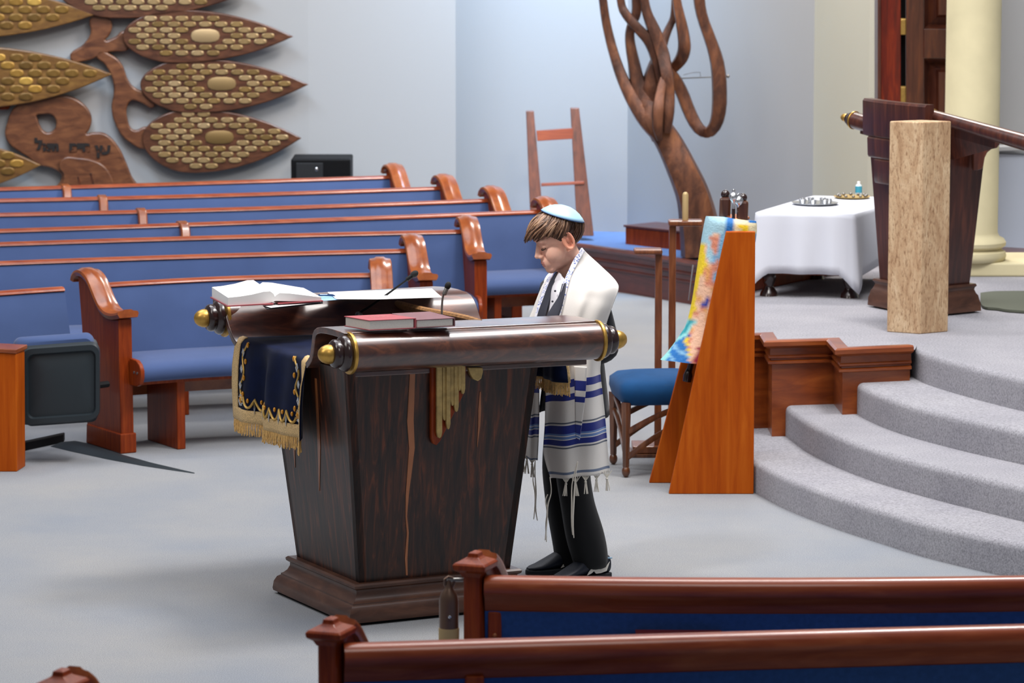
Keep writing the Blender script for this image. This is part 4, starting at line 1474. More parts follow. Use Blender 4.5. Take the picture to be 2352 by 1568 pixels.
# things on the cloth
zt = ZTB + .009
tr_c = P(1872, 468, zt)
tr = thing('silver_tray', 'flat silver tray with small cups at the middle of the white cloth', 'tray', tr_c)
MB().lathe([(.11, 0), (.125, .006), (.128, .009), (.11, .006), (.0, .004)], tr_c, (0, 0, 1), 28).build('dish', M['silver'], tr, smooth=50)
rg = random.Random(4)
for k in range(7):
    a = k * .9
    q = tr_c + V(.075 * math.cos(a), .07 * math.sin(a), .006)
    MB().lathe([(.014, 0), (.018, .012), (.02, .022), (.017, .022), (.013, .004), (0, .003)], q, (0, 0, 1), 12).build('cup', M['silver'], tr, smooth=50)
br_c = P(1957, 453.5, zt)
br = thing('beaded_tray', 'dull metal tray with small beads at the back of the white cloth', 'tray', br_c)
MB().lathe([(.085, 0), (.10, .005), (.102, .008), (.085, .005), (.0, .004)], br_c, (0, 0, 1), 24).build('dish', M['oldgold'], br, smooth=50)
for k in range(12):
    a = k * 2 * math.pi / 12
    MB().ball(br_c + V(.08 * math.cos(a), .08 * math.sin(a), .012), .009, n=8, m=6).build('bead', M['steel'], br)
bt_c = P(1972, 447, zt)
bt = thing('small_bottle', 'small clear bottle with a blue label on the back of the white cloth', 'bottle', bt_c)
MB().lathe([(.018, 0), (.019, .01), (.019, .05), (.012, .058), (.008, .06)], bt_c, (0, 0, 1), 16).build('body', plain('milky_plastic', '#d5e4e6', .2), bt, smooth=50)
MB().lathe([(.0193, .012), (.0193, .048)], bt_c, (0, 0, 1), 16).build('label', plain('bottle_label', '#3f9fb8', .5), bt, smooth=60)
MB().lathe([(.009, .06), (.009, .072), (.006, .074)], bt_c, (0, 0, 1), 12).build('cap', M['paper'], bt, smooth=50)

# ------------------------------------------------------------------ travertine pedestal
N = NT('travertine')
o_ = N.coords((7, 7, 2.0))
f1 = N.noise(o_, 2.2, 8, .7, .8)
r1 = N.ramp([(.28, '#a07c5a'), (.45, '#bd9c78'), (.6, '#d0b490'), (.8, '#e2d0b4')])
N.l(f1, r1.inputs[0])
f2 = N.noise(N.coords((34, 34, 12)), 3, 5, .6)
r2 = N.ramp([(.3, '#9a7654'), (.48, (1, 1, 1))])
N.l(f2, r2.inputs[0])
mx = N.n('ShaderNodeMixRGB', blend_type='MULTIPLY')
mx.inputs[0].default_value = .7
N.l(r1.outputs[0], mx.inputs[1])
N.l(r2.outputs[0], mx.inputs[2])
N.l(mx.outputs[0], N.b.inputs['Base Color'])
N.b.inputs['Roughness'].default_value = .75
N.bump(f2, .35, .01)
a, bq, c = P(2040, 763, ZB), P(2108, 767, ZB), P(2180, 765, ZB)
dx1, dx2 = a - bq, c - bq
c = bq + V(.16, .09, 0)
a = bq + V(-.145, .085, 0)
top_z = CAM_H - (279 + 360) / (FPX / bq.y / 1.005) * 1.0
tz = D(2112, 281, bq.y).z
pd = thing('stone_pedestal', 'tall travertine stone pedestal standing at the front of the bimah', 'pedestal', bq)
fr_ = [a, bq, bq + V(.012, -.002, 0), c, a + c - bq]
MB().prism(fr_, (0, 0, tz - ZB)).build('shaft', N.m, pd, smooth=0, bevel=.005)

# ------------------------------------------------------------------ second scroll lectern on the bimah
bl = thing('bimah_lectern', 'dark wooden scroll lectern on the bimah behind the stone pedestal', 'lectern', V(2.1, 18.9, ZB))
A_, B_ = P(2000, 704, ZB), P(2246, 718, ZB)
C_ = V((A_.x + B_.x) / 2 - .02, A_.y - .46, ZB)
E_ = A_ + B_ - C_


def brect(e, z):
    cc = (A_ + B_) / 2
    return [cc + (q - cc) * e + V(0, 0, z) for q in (A_, C_, B_, E_)]


prof = [(0.0, .15), (.02, .15), (.024, .14), (.016, .13), (.014, .12), (.022, .1), (.03, .09), (.034, .07), (.04, .05), (.042, .01), (.0, .01)]
q = [(v.x, v.y) for v in brect(.86, 0)]
rg_ = sweep_profile(q, [(o, z + ZB) for o, z in prof], closed=True)
b = MB()
b.loft(rg_ + [rg_[0]], caps=False)
b.build('base_moulding', M['rose_base'], bl, smooth=35)
M['lect'] = wood('lectern_wood', '#2e1510', '#4a241a', '#6b3a26', (14, 14, 1.0), .35, .3, 2.2, .6)
lo_, hi_ = brect(.84, .14), brect(1.12, 0)
zh = [D(1992, 285, A_.y).z, D(2110, 300, C_.y).z, D(2250, 330, B_.y).z, D(2150, 250, E_.y).z]
hi_ = [V(v.x, v.y, z) for v, z in zip(hi_, (1.62, 1.60, 1.53, 1.58))]
b = MB()
b.hexa(lo_ + hi_)
b.build('body', M['lect'], bl, smooth=0, bevel=.004)
# stepped front panels, wide at the top
for k, (w0_, zt_, zb_) in enumerate(((.98, 1.69, 1.50), (.80, 1.50, 1.39), (.56, 1.39, 1.26))):
    fa, fb = hi_[0], hi_[1]
    d = (fb - fa)
    d.z = 0
    nr = V(d.y, -d.x, 0).normalized()
    nr = nr if nr.y < 0 else -nr
    pts = []
    for t in np.linspace(.5 - w0_ / 2, .5 + w0_ / 2, 9):
        bulge = .05 * (1 - ((t - .5) / .5) ** 2)
        pts.append((t, bulge))
    rings = []
    for t, bu in pts:
        o = fa + d * t
        o = V(o.x, o.y, 0) + nr * (.02 - k * .006 + bu * .6)
        th_ = .045
        rings.append([o + V(0, 0, zb_), o + nr * .006 + V(0, 0, zb_ + .012), o + nr * .01 + V(0, 0, zt_ - .012), o + V(0, 0, zt_), o - nr * th_ + V(0, 0, zt_), o - nr * th_ + V(0, 0, zb_)])
    MB().loft(rings).build('stepped_panel', M['lect'], bl, smooth=40)
# rollers slope down towards the reader


def roll2(A, B, r, r2):
    ax = (B - A).normalized()
    ro = MB().lathe([(r, 0), (r2, (B - A).length)], A, ax, 30).build('scroll_roller', M['lect'], bl, smooth=60)
    MB().lathe([(r - .01, -.005), (r + .004, -.004), (r + .005, 0), (r + .004, .004), (r - .01, .005)], A, -ax, 28).build('brass_ring', M['gold'], ro, smooth=60)
    MB().lathe([(r * .95, .004), (r * .98, .014), (r * .88, .024), (r * .66, .03), (r * .7, .042), (r * .55, .052), (r * .45, .055)], A, -ax, 26).build('turned_end', M['turned'], ro, smooth=60)
    MB().lathe([(r * .45, .052), (r * .5, .062), (r * .45, .078), (r * .3, .09), (r * .1, .096), (0, .097)], A, -ax, 20).build('finial', M['gold'], ro, smooth=70)


roll2(D(2143, 266, 18.75), D(2372, 332, 18.15), .031, .043)
roll2(D(1962, 276, 19.35), D(2150, 330, 18.9), .044, .046)
d0, d1 = D(2130, 275, 18.85), D(2286, 318, 18.45)
d2, d3 = D(1975, 285, 19.3), D(2190, 345, 18.75)
MB().hexa([d0 + V(0, 0, -.05), d1 + V(0, 0, -.05), d3 + V(0, 0, -.05), d2 + V(0, 0, -.05), d0, d1, d3, d2]).build('desk_board', M['lect'], bl, smooth=0, bevel=.004)
Yk = B_.y - .16
k_ = [(2236, 322), (2300, 322), (2297, 330), (2290, 340), (2278, 342), (2268, 350), (2262, 362), (2259, 380), (2256, 388), (2246, 391), (2236, 392)]
pp = [D(x, y, Yk) for x, y in k_]
MB().prism([V(p.x, Yk, p.z) for p in pp], (0, .09, 0)).build('corbel', M['lect'], bl, smooth=0, bevel=.004)

# dark rubber mat beside the second lectern
b = MB()
mp_ = [(2252, 677), (2300, 673), (2420, 678), (2440, 720), (2330, 717), (2290, 712), (2256, 706)]
pts = [Vector(v) for v in catmull([P(x, y, ZB + .004) for x, y in mp_ + mp_[:1]], 40)][:-1]
b.prism([q + V(0, 0, 0) for q in pts], (0, 0, .012))
o = b.build('floor_mat', plain('olive_mat', '#5b5f52', .9, bump=.3, bscale=200), None, smooth=20)
tag(o, 'dark olive mat lying on the bimah right of the second lectern', 'mat')

# ------------------------------------------------------------------ ladder against the niche wall
ld = thing('ladder', 'small dark wooden ladder with two rungs leaning in the bright wall niche', 'ladder', V(D(1285, 540, 25.4).x, 25.4, ZP))
M['ladder'] = wood('ladder_wood', '#4a2517', '#683524', '#7f4429', (12, 12, 1.0), .4, .2)
M['rung'] = wood('rung_wood', '#6d260e', '#8a3716', '#a34d22', (1.0, 12, 12), .35, .3)


def bar4(pts, Y0, Y1, t, name, mat, parent, bev=.005):
    """bar whose front face has these pixel corners (top two at Y1, bottom two at Y0)"""
    q = [D(*pts[0], Y1), D(*pts[1], Y1), D(*pts[2], Y0), D(*pts[3], Y0)]
    for k in (2, 3):
        q[k].z = max(q[k].z, ZP + .001)
    return MB().hexa([q[3], q[2], q[2] + V(0, t, 0), q[3] + V(0, t, 0), q[0], q[1], q[1] + V(0, t, 0), q[0] + V(0, t, 0)]).build(name, mat, parent, smooth=0, bevel=bev)


bar4([(1208, 255), (1226, 255), (1252, 548), (1220, 548)], 25.42, 25.62, .05, 'rail', M['ladder'], ld)
bar4([(1310, 248), (1330, 248), (1364, 542), (1326, 542)], 25.42, 25.62, .05, 'rail', M['ladder'], ld)
bar4([(1232, 300), (1316, 294), (1316, 319), (1234, 324)], 25.57, 25.585, .02, 'rung', M['rung'], ld, .003)
bar4([(1243, 421), (1342, 416), (1342, 423), (1243, 428)], 25.49, 25.495, .03, 'rung', M['rung'], ld, .003)

# ------------------------------------------------------------------ planter box and branching sculpture
bx = thing('planter_box', 'long low dark wooden box on the platform at the foot of the copper sculpture', 'box', P(1500, 565, ZP))
a, c = P(1437, 560.5, ZP), P(1640, 583, ZP)
d = (c - a).normalized()
nn = V(-d.y, d.x, 0)
nn = nn if nn.y > 0 else -nn
MB().prism([a, c, c + nn * .3, a + nn * .3], (0, 0, .118)).build('box_body', M['pew_dark'], bx, smooth=0)
MB().prism([a - nn * .012 - d * .012 + V(0, 0, .118), c - nn * .012 + V(0, 0, .118), c + nn * .31 + V(0, 0, .118), a + nn * .31 - d * .012 + V(0, 0, .118)], (0, 0, .014)).build('box_rim', M['trim_dark'], bx, smooth=0, bevel=.004)
N = NT('patina_copper')
f1 = N.noise(N.coords((3, 3, 1.2)), 3.2, 6, .65, .4)
r1 = N.ramp([(.25, '#2b1a13'), (.45, '#503022'), (.62, '#774a31'), (.8, '#9c6840')])
N.l(f1, r1.inputs[0])
N.l(r1.outputs[0], N.b.inputs['Base Color'])
N.b.inputs['Metallic'].default_value = .35
N.b.inputs['Roughness'].default_value = .45
N.bump(f1, .4, .02)
M['copper_br'] = N.m
YT = 24.35
tr = thing('branch_sculpture', 'tall copper brown sculpture of looping branches rising from the planter box', 'sculpture', V(D(1605, 560, YT).x, YT, ZP + .13))


def branch(pts, wd, dy, n=30, nm='branch', power=.55):
    q = catmull([(x, y, dy[i] if isinstance(dy, (list, tuple)) else dy) for i, (x, y) in enumerate(pts)], n)
    path = [D(x, y, YT + e) for x, y, e in q]
    w_ = [(v * .58) / (FPX / YT) for v in wd]
    MB().tube(path, w_, 8, up=(0, 1, 0), flat=1.15, power=power).build(nm, M['copper_br'], tr, smooth=38)


branch([(1612, 585), (1606, 520), (1592, 450), (1565, 385), (1538, 330), (1510, 285), (1492, 250), (1468, 240)], [84, 80, 68, 60, 54, 48, 40, 26], [0, 0, -.02, -.02, 0, 0, .02, .03], nm='trunk')
branch([(1525, 310), (1490, 280), (1462, 243), (1434, 190), (1412, 130), (1394, 60), (1385, 0), (1380, -50)], [46, 36, 29, 24, 20, 18, 17, 17], [0, 0, .02, .05, .08, .1, .1, .1])
branch([(1520, 315), (1490, 255), (1468, 205), (1457, 150), (1447, 95), (1449, 62), (1461, 32), (1462, 0), (1460, -50)], [42, 40, 32, 25, 20, 18, 20, 20, 20], [.03, .05, .06, .06, .06, .06, .06, .06, .06])
branch([(1532, 305), (1536, 262), (1537, 215), (1531, 172), (1521, 122), (1503, 72), (1487, 32), (1480, 0), (1472, -50)], [14, 22, 22, 26, 28, 26, 20, 18, 18], [-.12, -.12, -.1, -.09, -.05, -.04, -.04, -.04, -.04])
branch([(1524, 190), (1508, 130), (1489, 92), (1462, 62), (1437, 32), (1427, 8), (1420, -50)], [30, 26, 22, 20, 18, 16, 16], [0, -.02, -.04, -.05, -.04, -.03, -.03])
branch([(1500, 285), (1497, 245), (1500, 200), (1512, 150), (1520, 120)], [24, 40, 50, 40, 24], [.05, .07, .08, .06, .04])
branch([(1515, 322), (1511, 290), (1512, 250), (1516, 215), (1524, 180)], [10, 22, 24, 20, 16], [-.16, -.17, -.16, -.13, -.1])
branch([(1530, 160), (1548, 178), (1566, 212), (1584, 258), (1604, 294), (1626, 304), (1644, 285), (1652, 245), (1652, 190), (1647, 143), (1634, 98), (1614, 42), (1606, 0), (1604, -50)], [22, 24, 26, 26, 24, 22, 26, 30, 30, 28, 24, 22, 23, 24], [0, .02, .03, .02, 0, -.04, -.08, -.1, -.1, -.1, -.1, -.1, -.1, -.1])
branch([(1518, 130), (1523, 98), (1534, 70), (1546, 42), (1549, 8), (1550, -50)], [22, 20, 16, 14, 13, 13], [.04, .05, .06, .07, .07, .07])
branch([(1535, 168), (1553, 150), (1566, 132), (1572, 108), (1569, 75), (1562, 40), (1555, 5), (1548, -50)], [18, 22, 26, 26, 24, 21, 18, 17], [.06, .03, -.02, -.05, -.05, -.05, -.05, -.05])
e1, e2 = D(1566, 180, YT), D(1672, 175, YT + .12)
MB().tube([e1, e2], .004, 6).build('support_rod', M['steel'], tr)
MB().tube([D(1570, 172, YT), D(1590, 167, YT), D(1608, 166, YT + .05), D(1609, 176, YT + .05)], .002, 6).build('support_wire', M['steel'], tr)
MB().lathe([(.012, 0), (.012, .006), (.004, .01)], e2, (0, -1, 0), 12).build('wall_plate', M['steel'], tr)

# ------------------------------------------------------------------ wooden leaves with brass plates on the left wall
WA, WB = V(w0[0], w0[1], 0), V(w1[0], w1[1], 0)
wd_ = (WB - WA).normalized()
wn = V(wd_.y, -wd_.x, 0)


def on_wall(px, py, off=.0):
    r = _ray(px, py)
    o = WA + wn * off
    t = (o - CO).dot(wn) / r.dot(wn)
    return CO + r * t


WO = on_wall(350, 200)
S_ = 1 / (on_wall(351, 200) - WO).length          # photo px per metre on the wall


def wall_uv(px, py):
    q = on_wall(px, py) - WO
    return (q.dot(wd_), q.z)


def wall_M(off):
    m = Matrix((wd_, V(0, 0, 1), wn)).transposed().to_4x4()
    m.translation = WO + wn * off
    return m


M['leaf_wood'] = wood('leaf_wood', '#3a1d10', '#53301d', '#6b412a', (3, 3, 10), .4, .3)
M['leaf_gold'] = wood('golden_leaf_wood', '#58391a', '#745023', '#8a6530', (3, 3, 10), .4, .3)
M['trunk_wood'] = wood('trunk_wood', '#4d2a1a', '#6a4027', '#835434', (2.5, 2.5, 8), .4, .3)
N = NT('brass_plate')
oi = N.n('ShaderNodeObjectInfo')
rr = N.ramp([(0, '#7d6338'), (.3, '#9c8258'), (.6, '#ae9369'), (.85, '#8e7140'), (1, '#bda37b')])
N.l(oi.outputs['Random'], rr.inputs[0])
N.l(rr.outputs[0], N.b.inputs['Base Color'])
N.b.inputs['Metallic'].default_value = .45
N.b.inputs['Roughness'].default_value = .42
M['plate'] = N.m
N = NT('golden_plate')
oi = N.n('ShaderNodeObjectInfo')
rr = N.ramp([(0, '#6f5227'), (.4, '#8a6830'), (.75, '#7a5a2b'), (.93, '#b98c3e'), (1, '#dcb25a')])
N.l(oi.outputs['Random'], rr.inputs[0])
N.l(rr.outputs[0], N.b.inputs['Base Color'])
N.b.inputs['Metallic'].default_value = .45
N.b.inputs['Roughness'].default_value = .42
M['plate_gold'] = N.m


def plate_mesh(name, rx, rz, mat):
    b = MB()
    n = 14
    ring = []
    for k in range(n):
        a = 2 * math.pi * k / n
        e = .75
        ring.append((math.copysign(abs(math.cos(a)) ** e, math.cos(a)) * rx, math.copysign(abs(math.sin(a)) ** e, math.sin(a)) * rz))
    b.loft([[V(x * f, z * f, o) for x, z in ring] for f, o in ((1, 0), (1, .004), (.85, .007))])
    me = bpy.data.meshes.new(name)
    me.from_pydata([tuple(v) for v in b.v], [], b.f)
    me.materials.append(mat)
    me.shade_smooth()
    me.set_sharp_from_angle(angle=math.radians(30))
    return me


pm, pmg = plate_mesh('name_plate', 14.6 / S_, 6.0 / S_, M['plate']), plate_mesh('name_plate', 16 / S_, 8.5 / S_, M['plate_gold'])
bm_, bmg = plate_mesh('centre_plate', 33 / S_, 15.5 / S_, M['plate']), plate_mesh('centre_plate', 40 / S_, 15 / S_, M['plate_gold'])


def leaf(label, x0, x1, yc, hu, hd, off, golden=False, tipy=None, wide=.30, group='wooden wall leaves with brass plates'):
    """blunt rounded left end at x0, pointed tip at x1 (photo px), half heights hu above and hd below"""
    tipy = yc if tipy is None else tipy
    L_ = x1 - x0

    def half(t):
        if t < wide:
            return math.sin(math.pi / 2 * (t / wide)) ** .5
        s = (t - wide) / (1 - wide)
        return max(0.0, (1 - s ** 2.15))
    root = thing('wall_leaf', label, 'wall art', on_wall(x0 + L_ * .4, yc, off), group)
    up, dn = [], []
    for t in [0, .004, .016, .04, .09, .15, .22, .30, .42, .54, .66, .76, .86, .94]:
        y0 = lerp(yc, tipy, max(0, (t - .3) / .7) ** 1.5)
        up.append(wall_uv(x0 + L_ * t, y0 - hu * half(t)))
        dn.append(wall_uv(x0 + L_ * t, y0 + hd * half(t)))
    tip = wall_uv(x1, tipy) + (1,)
    pts = up + [tip] + dn[::-1][:-1]
    curve_shape('leaf_board', [pts], .02, .008, wall_M(off), M['leaf_gold'] if golden else M['leaf_wood'], root, res=4)
    lo = OFF[root.name]
    cx_, cy_ = x0 + L_ * .49, yc
    px_, py_ = (36, 13.2) if not golden else (42, 18)
    mesh, big = (pmg, bmg) if golden else (pm, bm_)
    bw, bh = (34, 16) if not golden else (42, 16)
    rows = int(max(hu, hd) / py_) + 1
    R3 = wall_M(0).to_3x3().to_4x4()

    def put(me, x, y, nm):
        o = bpy.data.objects.new(nm, me)
        COL.objects.link(o)
        o.parent = root
        OFF[o.name] = lo
        m = R3.copy()
        m.translation = on_wall(x, y, off + .019) - lo
        o.matrix_local = m
    put(big, cx_, cy_, 'centre_plate')
    for r in range(-rows, rows + 1):
        y = yc + r * py_
        for k in range(-8, 12):
            x = cx_ + k * px_ + (px_ / 2 if r % 2 else 0)
            t = (x - x0) / L_
            if not .03 < t < .985 or x < -420 or y < -70:
                continue
            ok = True
            for ex in (-11, 11):
                te = (x + ex - x0) / L_
                if not 0 < te < 1:
                    ok = False
                    break
                y0 = lerp(yc, tipy, max(0, (te - .3) / .7) ** 1.5)
                lim_u, lim_d = hu * half(te) - 5, hd * half(te) - 5
                if not -lim_u + 2 <= y - y0 <= lim_d - 2:
                    ok = False
            if not ok or (abs(x - cx_) < bw + 12 and abs(y - cy_) < bh + 5):
                continue
            put(mesh, x, y, 'name_plate')


leaf('wooden leaf with brass plates cut off by the top edge of the photo', 140, 575, -22, 60, 60, .10, tipy=-25)
leaf('wooden leaf with brass plates, uppermost whole one on the right side of the wall tree', 285, 666, 82, 59, 58, .10)
leaf('wooden leaf with brass plates, middle one of the three whole leaves', 325, 701, 192, 57, 63, .09)
leaf('wooden leaf with brass plates, lowest of the right hand leaves just above the pews', 329, 686, 315, 64, 77, .08)
leaf('golden wooden leaf whose tip points right at the left edge of the photo', -330, 251, 168, 62, 76, .12, True, wide=.42)
leaf('golden wooden leaf in the top left corner with broad plates', -420, 212, 22, 60, 62, .10, True, tipy=32, wide=.45)
leaf('small golden leaf tip at the lower left edge above the pews', -340, 90, 375, 56, 62, .14, True, wide=.45)

wt = thing('wooden_tree', 'carved brown wooden tree trunk with Hebrew letters on the left wall', 'wall art', on_wall(190, 330, .08))


def zpts(zs, sc, ox, oy):
    return [wall_uv(x / sc + ox, y / sc + oy) for x, y in zs]


# carved trunk in two layers
curve_shape('trunk_board', [zpts([(300, 345), (500, 290), (800, 250), (960, 262), (1100, 330), (1215, 450), (1248, 560), (1220, 680), (1180, 765), (1300, 762), (1430, 770), (1520, 830), (1640, 980), (1720, 1150), (1800, 1350), (1890, 1560), (800, 1560), (870, 1400), (880, 1320), (800, 1245), (700, 1200), (550, 1165), (400, 1060), (250, 960), (170, 900), (100, 780), (130, 600), (190, 450)], 6.03, 0, 180),
                             zpts([(490, 490), (600, 462), (720, 470), (790, 540), (803, 640), (765, 720), (680, 762), (600, 740), (540, 660), (505, 570)], 6.03, 0, 180)], .05, .012, wall_M(.05), M['trunk_wood'], wt, res=5)
curve_shape('root_board', [zpts([(880, 1110), (1100, 1100), (1280, 1130), (1420, 1200), (1520, 1330), (1560, 1440), (1580, 1560), (820, 1560), (890, 1420), (900, 1300), (840, 1200)], 6.03, 0, 180)], .02, .01, wall_M(.095), M['trunk_wood'], wt, res=5)
for pts in ([(1085, 1340), (1110, 1390), (1125, 1470), (1140, 1540), (1118, 1540), (1100, 1460), (1085, 1390)], [(1255, 1290), (1285, 1360), (1305, 1450), (1310, 1540), (1290, 1540), (1280, 1450), (1262, 1360)]):
    curve_shape('carved_groove', [zpts(pts, 6.03, 0, 180)], .004, .001, wall_M(.113), M['rose'], wt, res=4)
curve_shape('bough', [zpts([(643, 122), (740, 125), (765, 170), (750, 230), (720, 280), (800, 265), (870, 225), (890, 320), (760, 345), (690, 370), (600, 405), (500, 400), (590, 310), (640, 230)], 3.016, 0, 0)], .04, .012, wall_M(.05), M['trunk_wood'], wt, res=5)
curve_shape('bough', [zpts([(680, 365), (765, 385), (830, 440), (880, 560), (930, 615), (1010, 650), (1060, 725), (980, 695), (905, 682), (868, 740), (872, 820), (900, 890), (940, 908), (1020, 890), (1025, 1005), (890, 960), (815, 860), (785, 740), (800, 640), (790, 540), (740, 440)], 3.016, 0, 0)], .04, .012, wall_M(.05), M['trunk_wood'], wt, res=5)
curve_shape('bough', [zpts([(-20, 240), (60, 235), (110, 250), (120, 330), (60, 345), (-20, 330)], 3.016 * 2, 0, 190)], .03, .01, wall_M(.04), M['pew_dark'], wt, res=4)
# inscription, laid along the board from right to left
try:
    M['ink'] = plain('burnt_letters', '#140b08', .7)
    for word, xr, yb, hpx in (('עץ', 253, 353, 24), ('חיים', 207, 346, 21), ('היא', 135, 345, 19), ('ל', 97, 342, 25)):
        cu = bpy.data.curves.new('letters', 'FONT')
        cu.body = word[::-1]
        cu.size = hpx * 1.25 / S_
        cu.align_x = 'RIGHT'
        cu.extrude = .003
        cu.offset = .006
        tmp = bpy.data.objects.new('tmp', cu)
        COL.objects.link(tmp)
        me = bpy.data.meshes.new_from_object(tmp.evaluated_get(bpy.context.evaluated_depsgraph_get()))
        bpy.data.objects.remove(tmp)
        m = wall_M(.091)
        m.translation = on_wall(xr, yb, .091)
        me.transform(Matrix.Translation(-OFF[wt.name]) @ m)
        me.materials.clear()
        me.materials.append(M['ink'])
        o = bpy.data.objects.new('letters', me)
        COL.objects.link(o)
        o.parent = wt
        OFF[o.name] = OFF[wt.name]
except Exception as ex:
    print('letters', ex)

# ------------------------------------------------------------------ the boy
F_ = V(-.90, -.436, 0).normalized()
L_3 = V(.436, -.90, 0).normalized()
UP = V(0, 0, 1)
pit = math.radians(24)
Fq, Lq = V(-.955, -.297, 0).normalized(), V(.297, -.955, 0).normalized()
Fh = Fq * math.cos(pit) - UP * math.sin(pit)
Uh = Fq * math.sin(pit) + UP * math.cos(pit)
Hd = D(1286, 549, 15.02)
HS = 1.07
RH = Matrix((Fh, Lq, Uh)).transposed()


def h3(f, l, u):
    return Hd + (Fh * f + Lq * l + Uh * u) * HS


def ell(b, c, r, ax=None, n=20, m=14):
    Mx = RH if ax is None else RH @ ax
    b.ball(h3(*c), tuple(q * HS for q in r), M=Mx, n=n, m=m)


skin = plain('skin', '#f3c0aa', .5, var=.05, vscale=30, sss=.12, spec=.35)
lipm = plain('lips', '#cf8a80', .45, sss=.1)
earm = plain('ear_skin', '#e09a80', .5, sss=.15)

hb = MB()
ell(hb, (.0, 0, .034), (.086, .072, .068))
ell(hb, (.035, 0, .028), (.056, .061, .053))
ell(hb, (.03, 0, -.012), (.058, .060, .062))
ell(hb, (.038, 0, -.058), (.052, .050, .046))
ell(hb, (.074, 0, -.086), (.025, .026, .021))
ell(hb, (.02, 0, -.075), (.05, .045, .03))
for s in (-1, 1):
    ell(hb, (.046, s * .034, -.032), (.040, .031, .040))
    ell(hb, (.072, s * .028, .032), (.018, .028, .011))
    ell(hb, (.069, s * .031, .009), (.017, .018, .012))
    ell(hb, (.098, s * .011, -.028), (.011, .0085, .008))
for t in np.linspace(0, 1, 7):
    ell(hb, (lerp(.084, .106, t), 0, lerp(.020, -.020, t)), (lerp(.010, .0125, t), lerp(.009, .0115, t), .010), n=12, m=8)
ell(hb, (.108, 0, -.021), (.0115, .011, .0095))
ell(hb, (.084, 0, -.058), (.020, .030, .028))
ell(hb, (.0975, 0, -.0515), (.0085, .017, .0055), n=14, m=8)
ell(hb, (.0955, 0, -.0625), (.0085, .015, .006), n=14, m=8)
for s in (1, -1):          # ears: rim, bowl and lobe
    er = Matrix.Rotation(s * .35, 3, 'Z') @ Matrix.Rotation(-.15, 3, 'Y')
    ell(hb, (-.004, s * .077, -.002), (.018, .008, .031), er, 14, 10)
    ell(hb, (-.006, s * .0795, -.001), (.019, .0065, .033), er, 14, 10)
    pts = []
    for k in range(21):
        a = math.radians(-110 + 360 * k / 20)
        pts.append(h3(-.006 + .019 * math.cos(a + 1.2), s * (.083 + .004 * (1 - math.cos(a))), .0 + .033 * math.sin(a + 1.2)))
    hb.tube(pts, .0056 * HS, 8)
    ell(hb, (.006, s * .079, -.032), (.009, .006, .010), None, 10, 8)
# neck
nk = [h3(-.004, 0, -.03), h3(-.008, 0, -.07), D(1304, 628, 15.06), D(1310, 655, 15.07)]
hb.tube(nk, [.048, .047, .049, .06], 16)

# body skeleton: one vertex per joint
J = {}
sk_v, sk_r, sk_e = [], [], []


def joint(nm, p, r, par=None):
    J[nm] = len(sk_v)
    sk_v.append(Vector(p))
    sk_r.append(r if isinstance(r, tuple) else (r, r))
    if par is not None:
        sk_e.append((J[par], J[nm]))


PEL = D(1318, 905, 15.06)
CH = D(1308, 735, 15.05)
UC = D(1312, 672, 15.07)
SHL, SHR = D(1358, 668, 14.915), D(1270, 664, 15.2)
ELL, ELR = D(1400, 812, 14.92), D(1252, 795, 15.24)
WRL, WRR = D(1312, 826, 14.80), D(1205, 812, 15.12)


def limbs(k=0.0, arms=True, legs=True):
    pass


joint('pelvis', PEL, .105)
joint('waist', D(1314, 825, 15.05), .098, 'pelvis')
joint('chest', CH, .102, 'waist')
joint('upper', UC, .085, 'chest')
joint('neck', D(1309, 640, 15.065), .052, 'upper')
for s, SH, EL, WR in (('l', SHL, ELL, WRL), ('r', SHR, ELR, WRR)):
    joint('sh' + s, SH, .052, 'upper')
    joint('up' + s, SH.lerp(EL, .5), .044, 'sh' + s)
    joint('el' + s, EL, .038, 'up' + s)
    joint('fo' + s, EL.lerp(WR, .5), .034, 'el' + s)
    joint('wr' + s, WR, .024, 'fo' + s)
    d = (WR - EL).normalized()
    d.z = .12
    d = (d + F_ * .5).normalized()
    pm_ = WR + d * .05
    joint('pa' + s, pm_, .027, 'wr' + s)
    side = d.cross(UP).normalized()
    inn_ = side if (side.dot(L_3) < 0) == (s == 'l') else -side
    for k, (o, ln) in enumerate(((-1.4, .052), (-.5, .06), (.45, .057), (1.35, .045))):
        b0 = pm_ + d * .03 + side * o * .014
        joint('f%d%s0' % (k, s), b0, .0095, 'pa' + s)
        joint('f%d%s1' % (k, s), b0 + d * ln * .5 + UP * -.006, .0085, 'f%d%s0' % (k, s))
        joint('f%d%s2' % (k, s), b0 + d * ln * .85 - UP * .024, .0075, 'f%d%s1' % (k, s))
    t0 = WR + d * .025 + inn_ * .02
    joint('t%s0' % s, t0, .011, 'pa' + s)
    joint('t%s1' % s, t0 + d * .03 + inn_ * .022 - UP * .006, .0095, 't%s0' % s)
    joint('t%s2' % s, t0 + d * .055 + inn_ * .024 - UP * .016, .008, 't%s1' % s)
HIPL, KNL, ANL = D(1332, 935, 14.98), D(1312, 1105, 14.93), D(1358, 1285, 14.97)
HIPR, KNR, ANR = D(1306, 930, 15.14), D(1278, 1095, 15.10), D(1312, 1280, 15.12)
for s, HP, KN, AN in (('l', HIPL, KNL, ANL), ('r', HIPR, KNR, ANR)):
    joint('hip' + s, HP, .075, 'pelvis')
    joint('kn' + s, KN, .052, 'hip' + s)
    joint('an' + s, AN, .032, 'kn' + s)
    joint('he' + s, V(AN.x, AN.y, .05), .026, 'an' + s)
    fd = (F_ + (L_3 * .15 if s == 'l' else L_3 * -.05)).normalized()
    joint('to' + s, V(AN.x, AN.y, .042) + fd * .13, .016, 'he' + s)


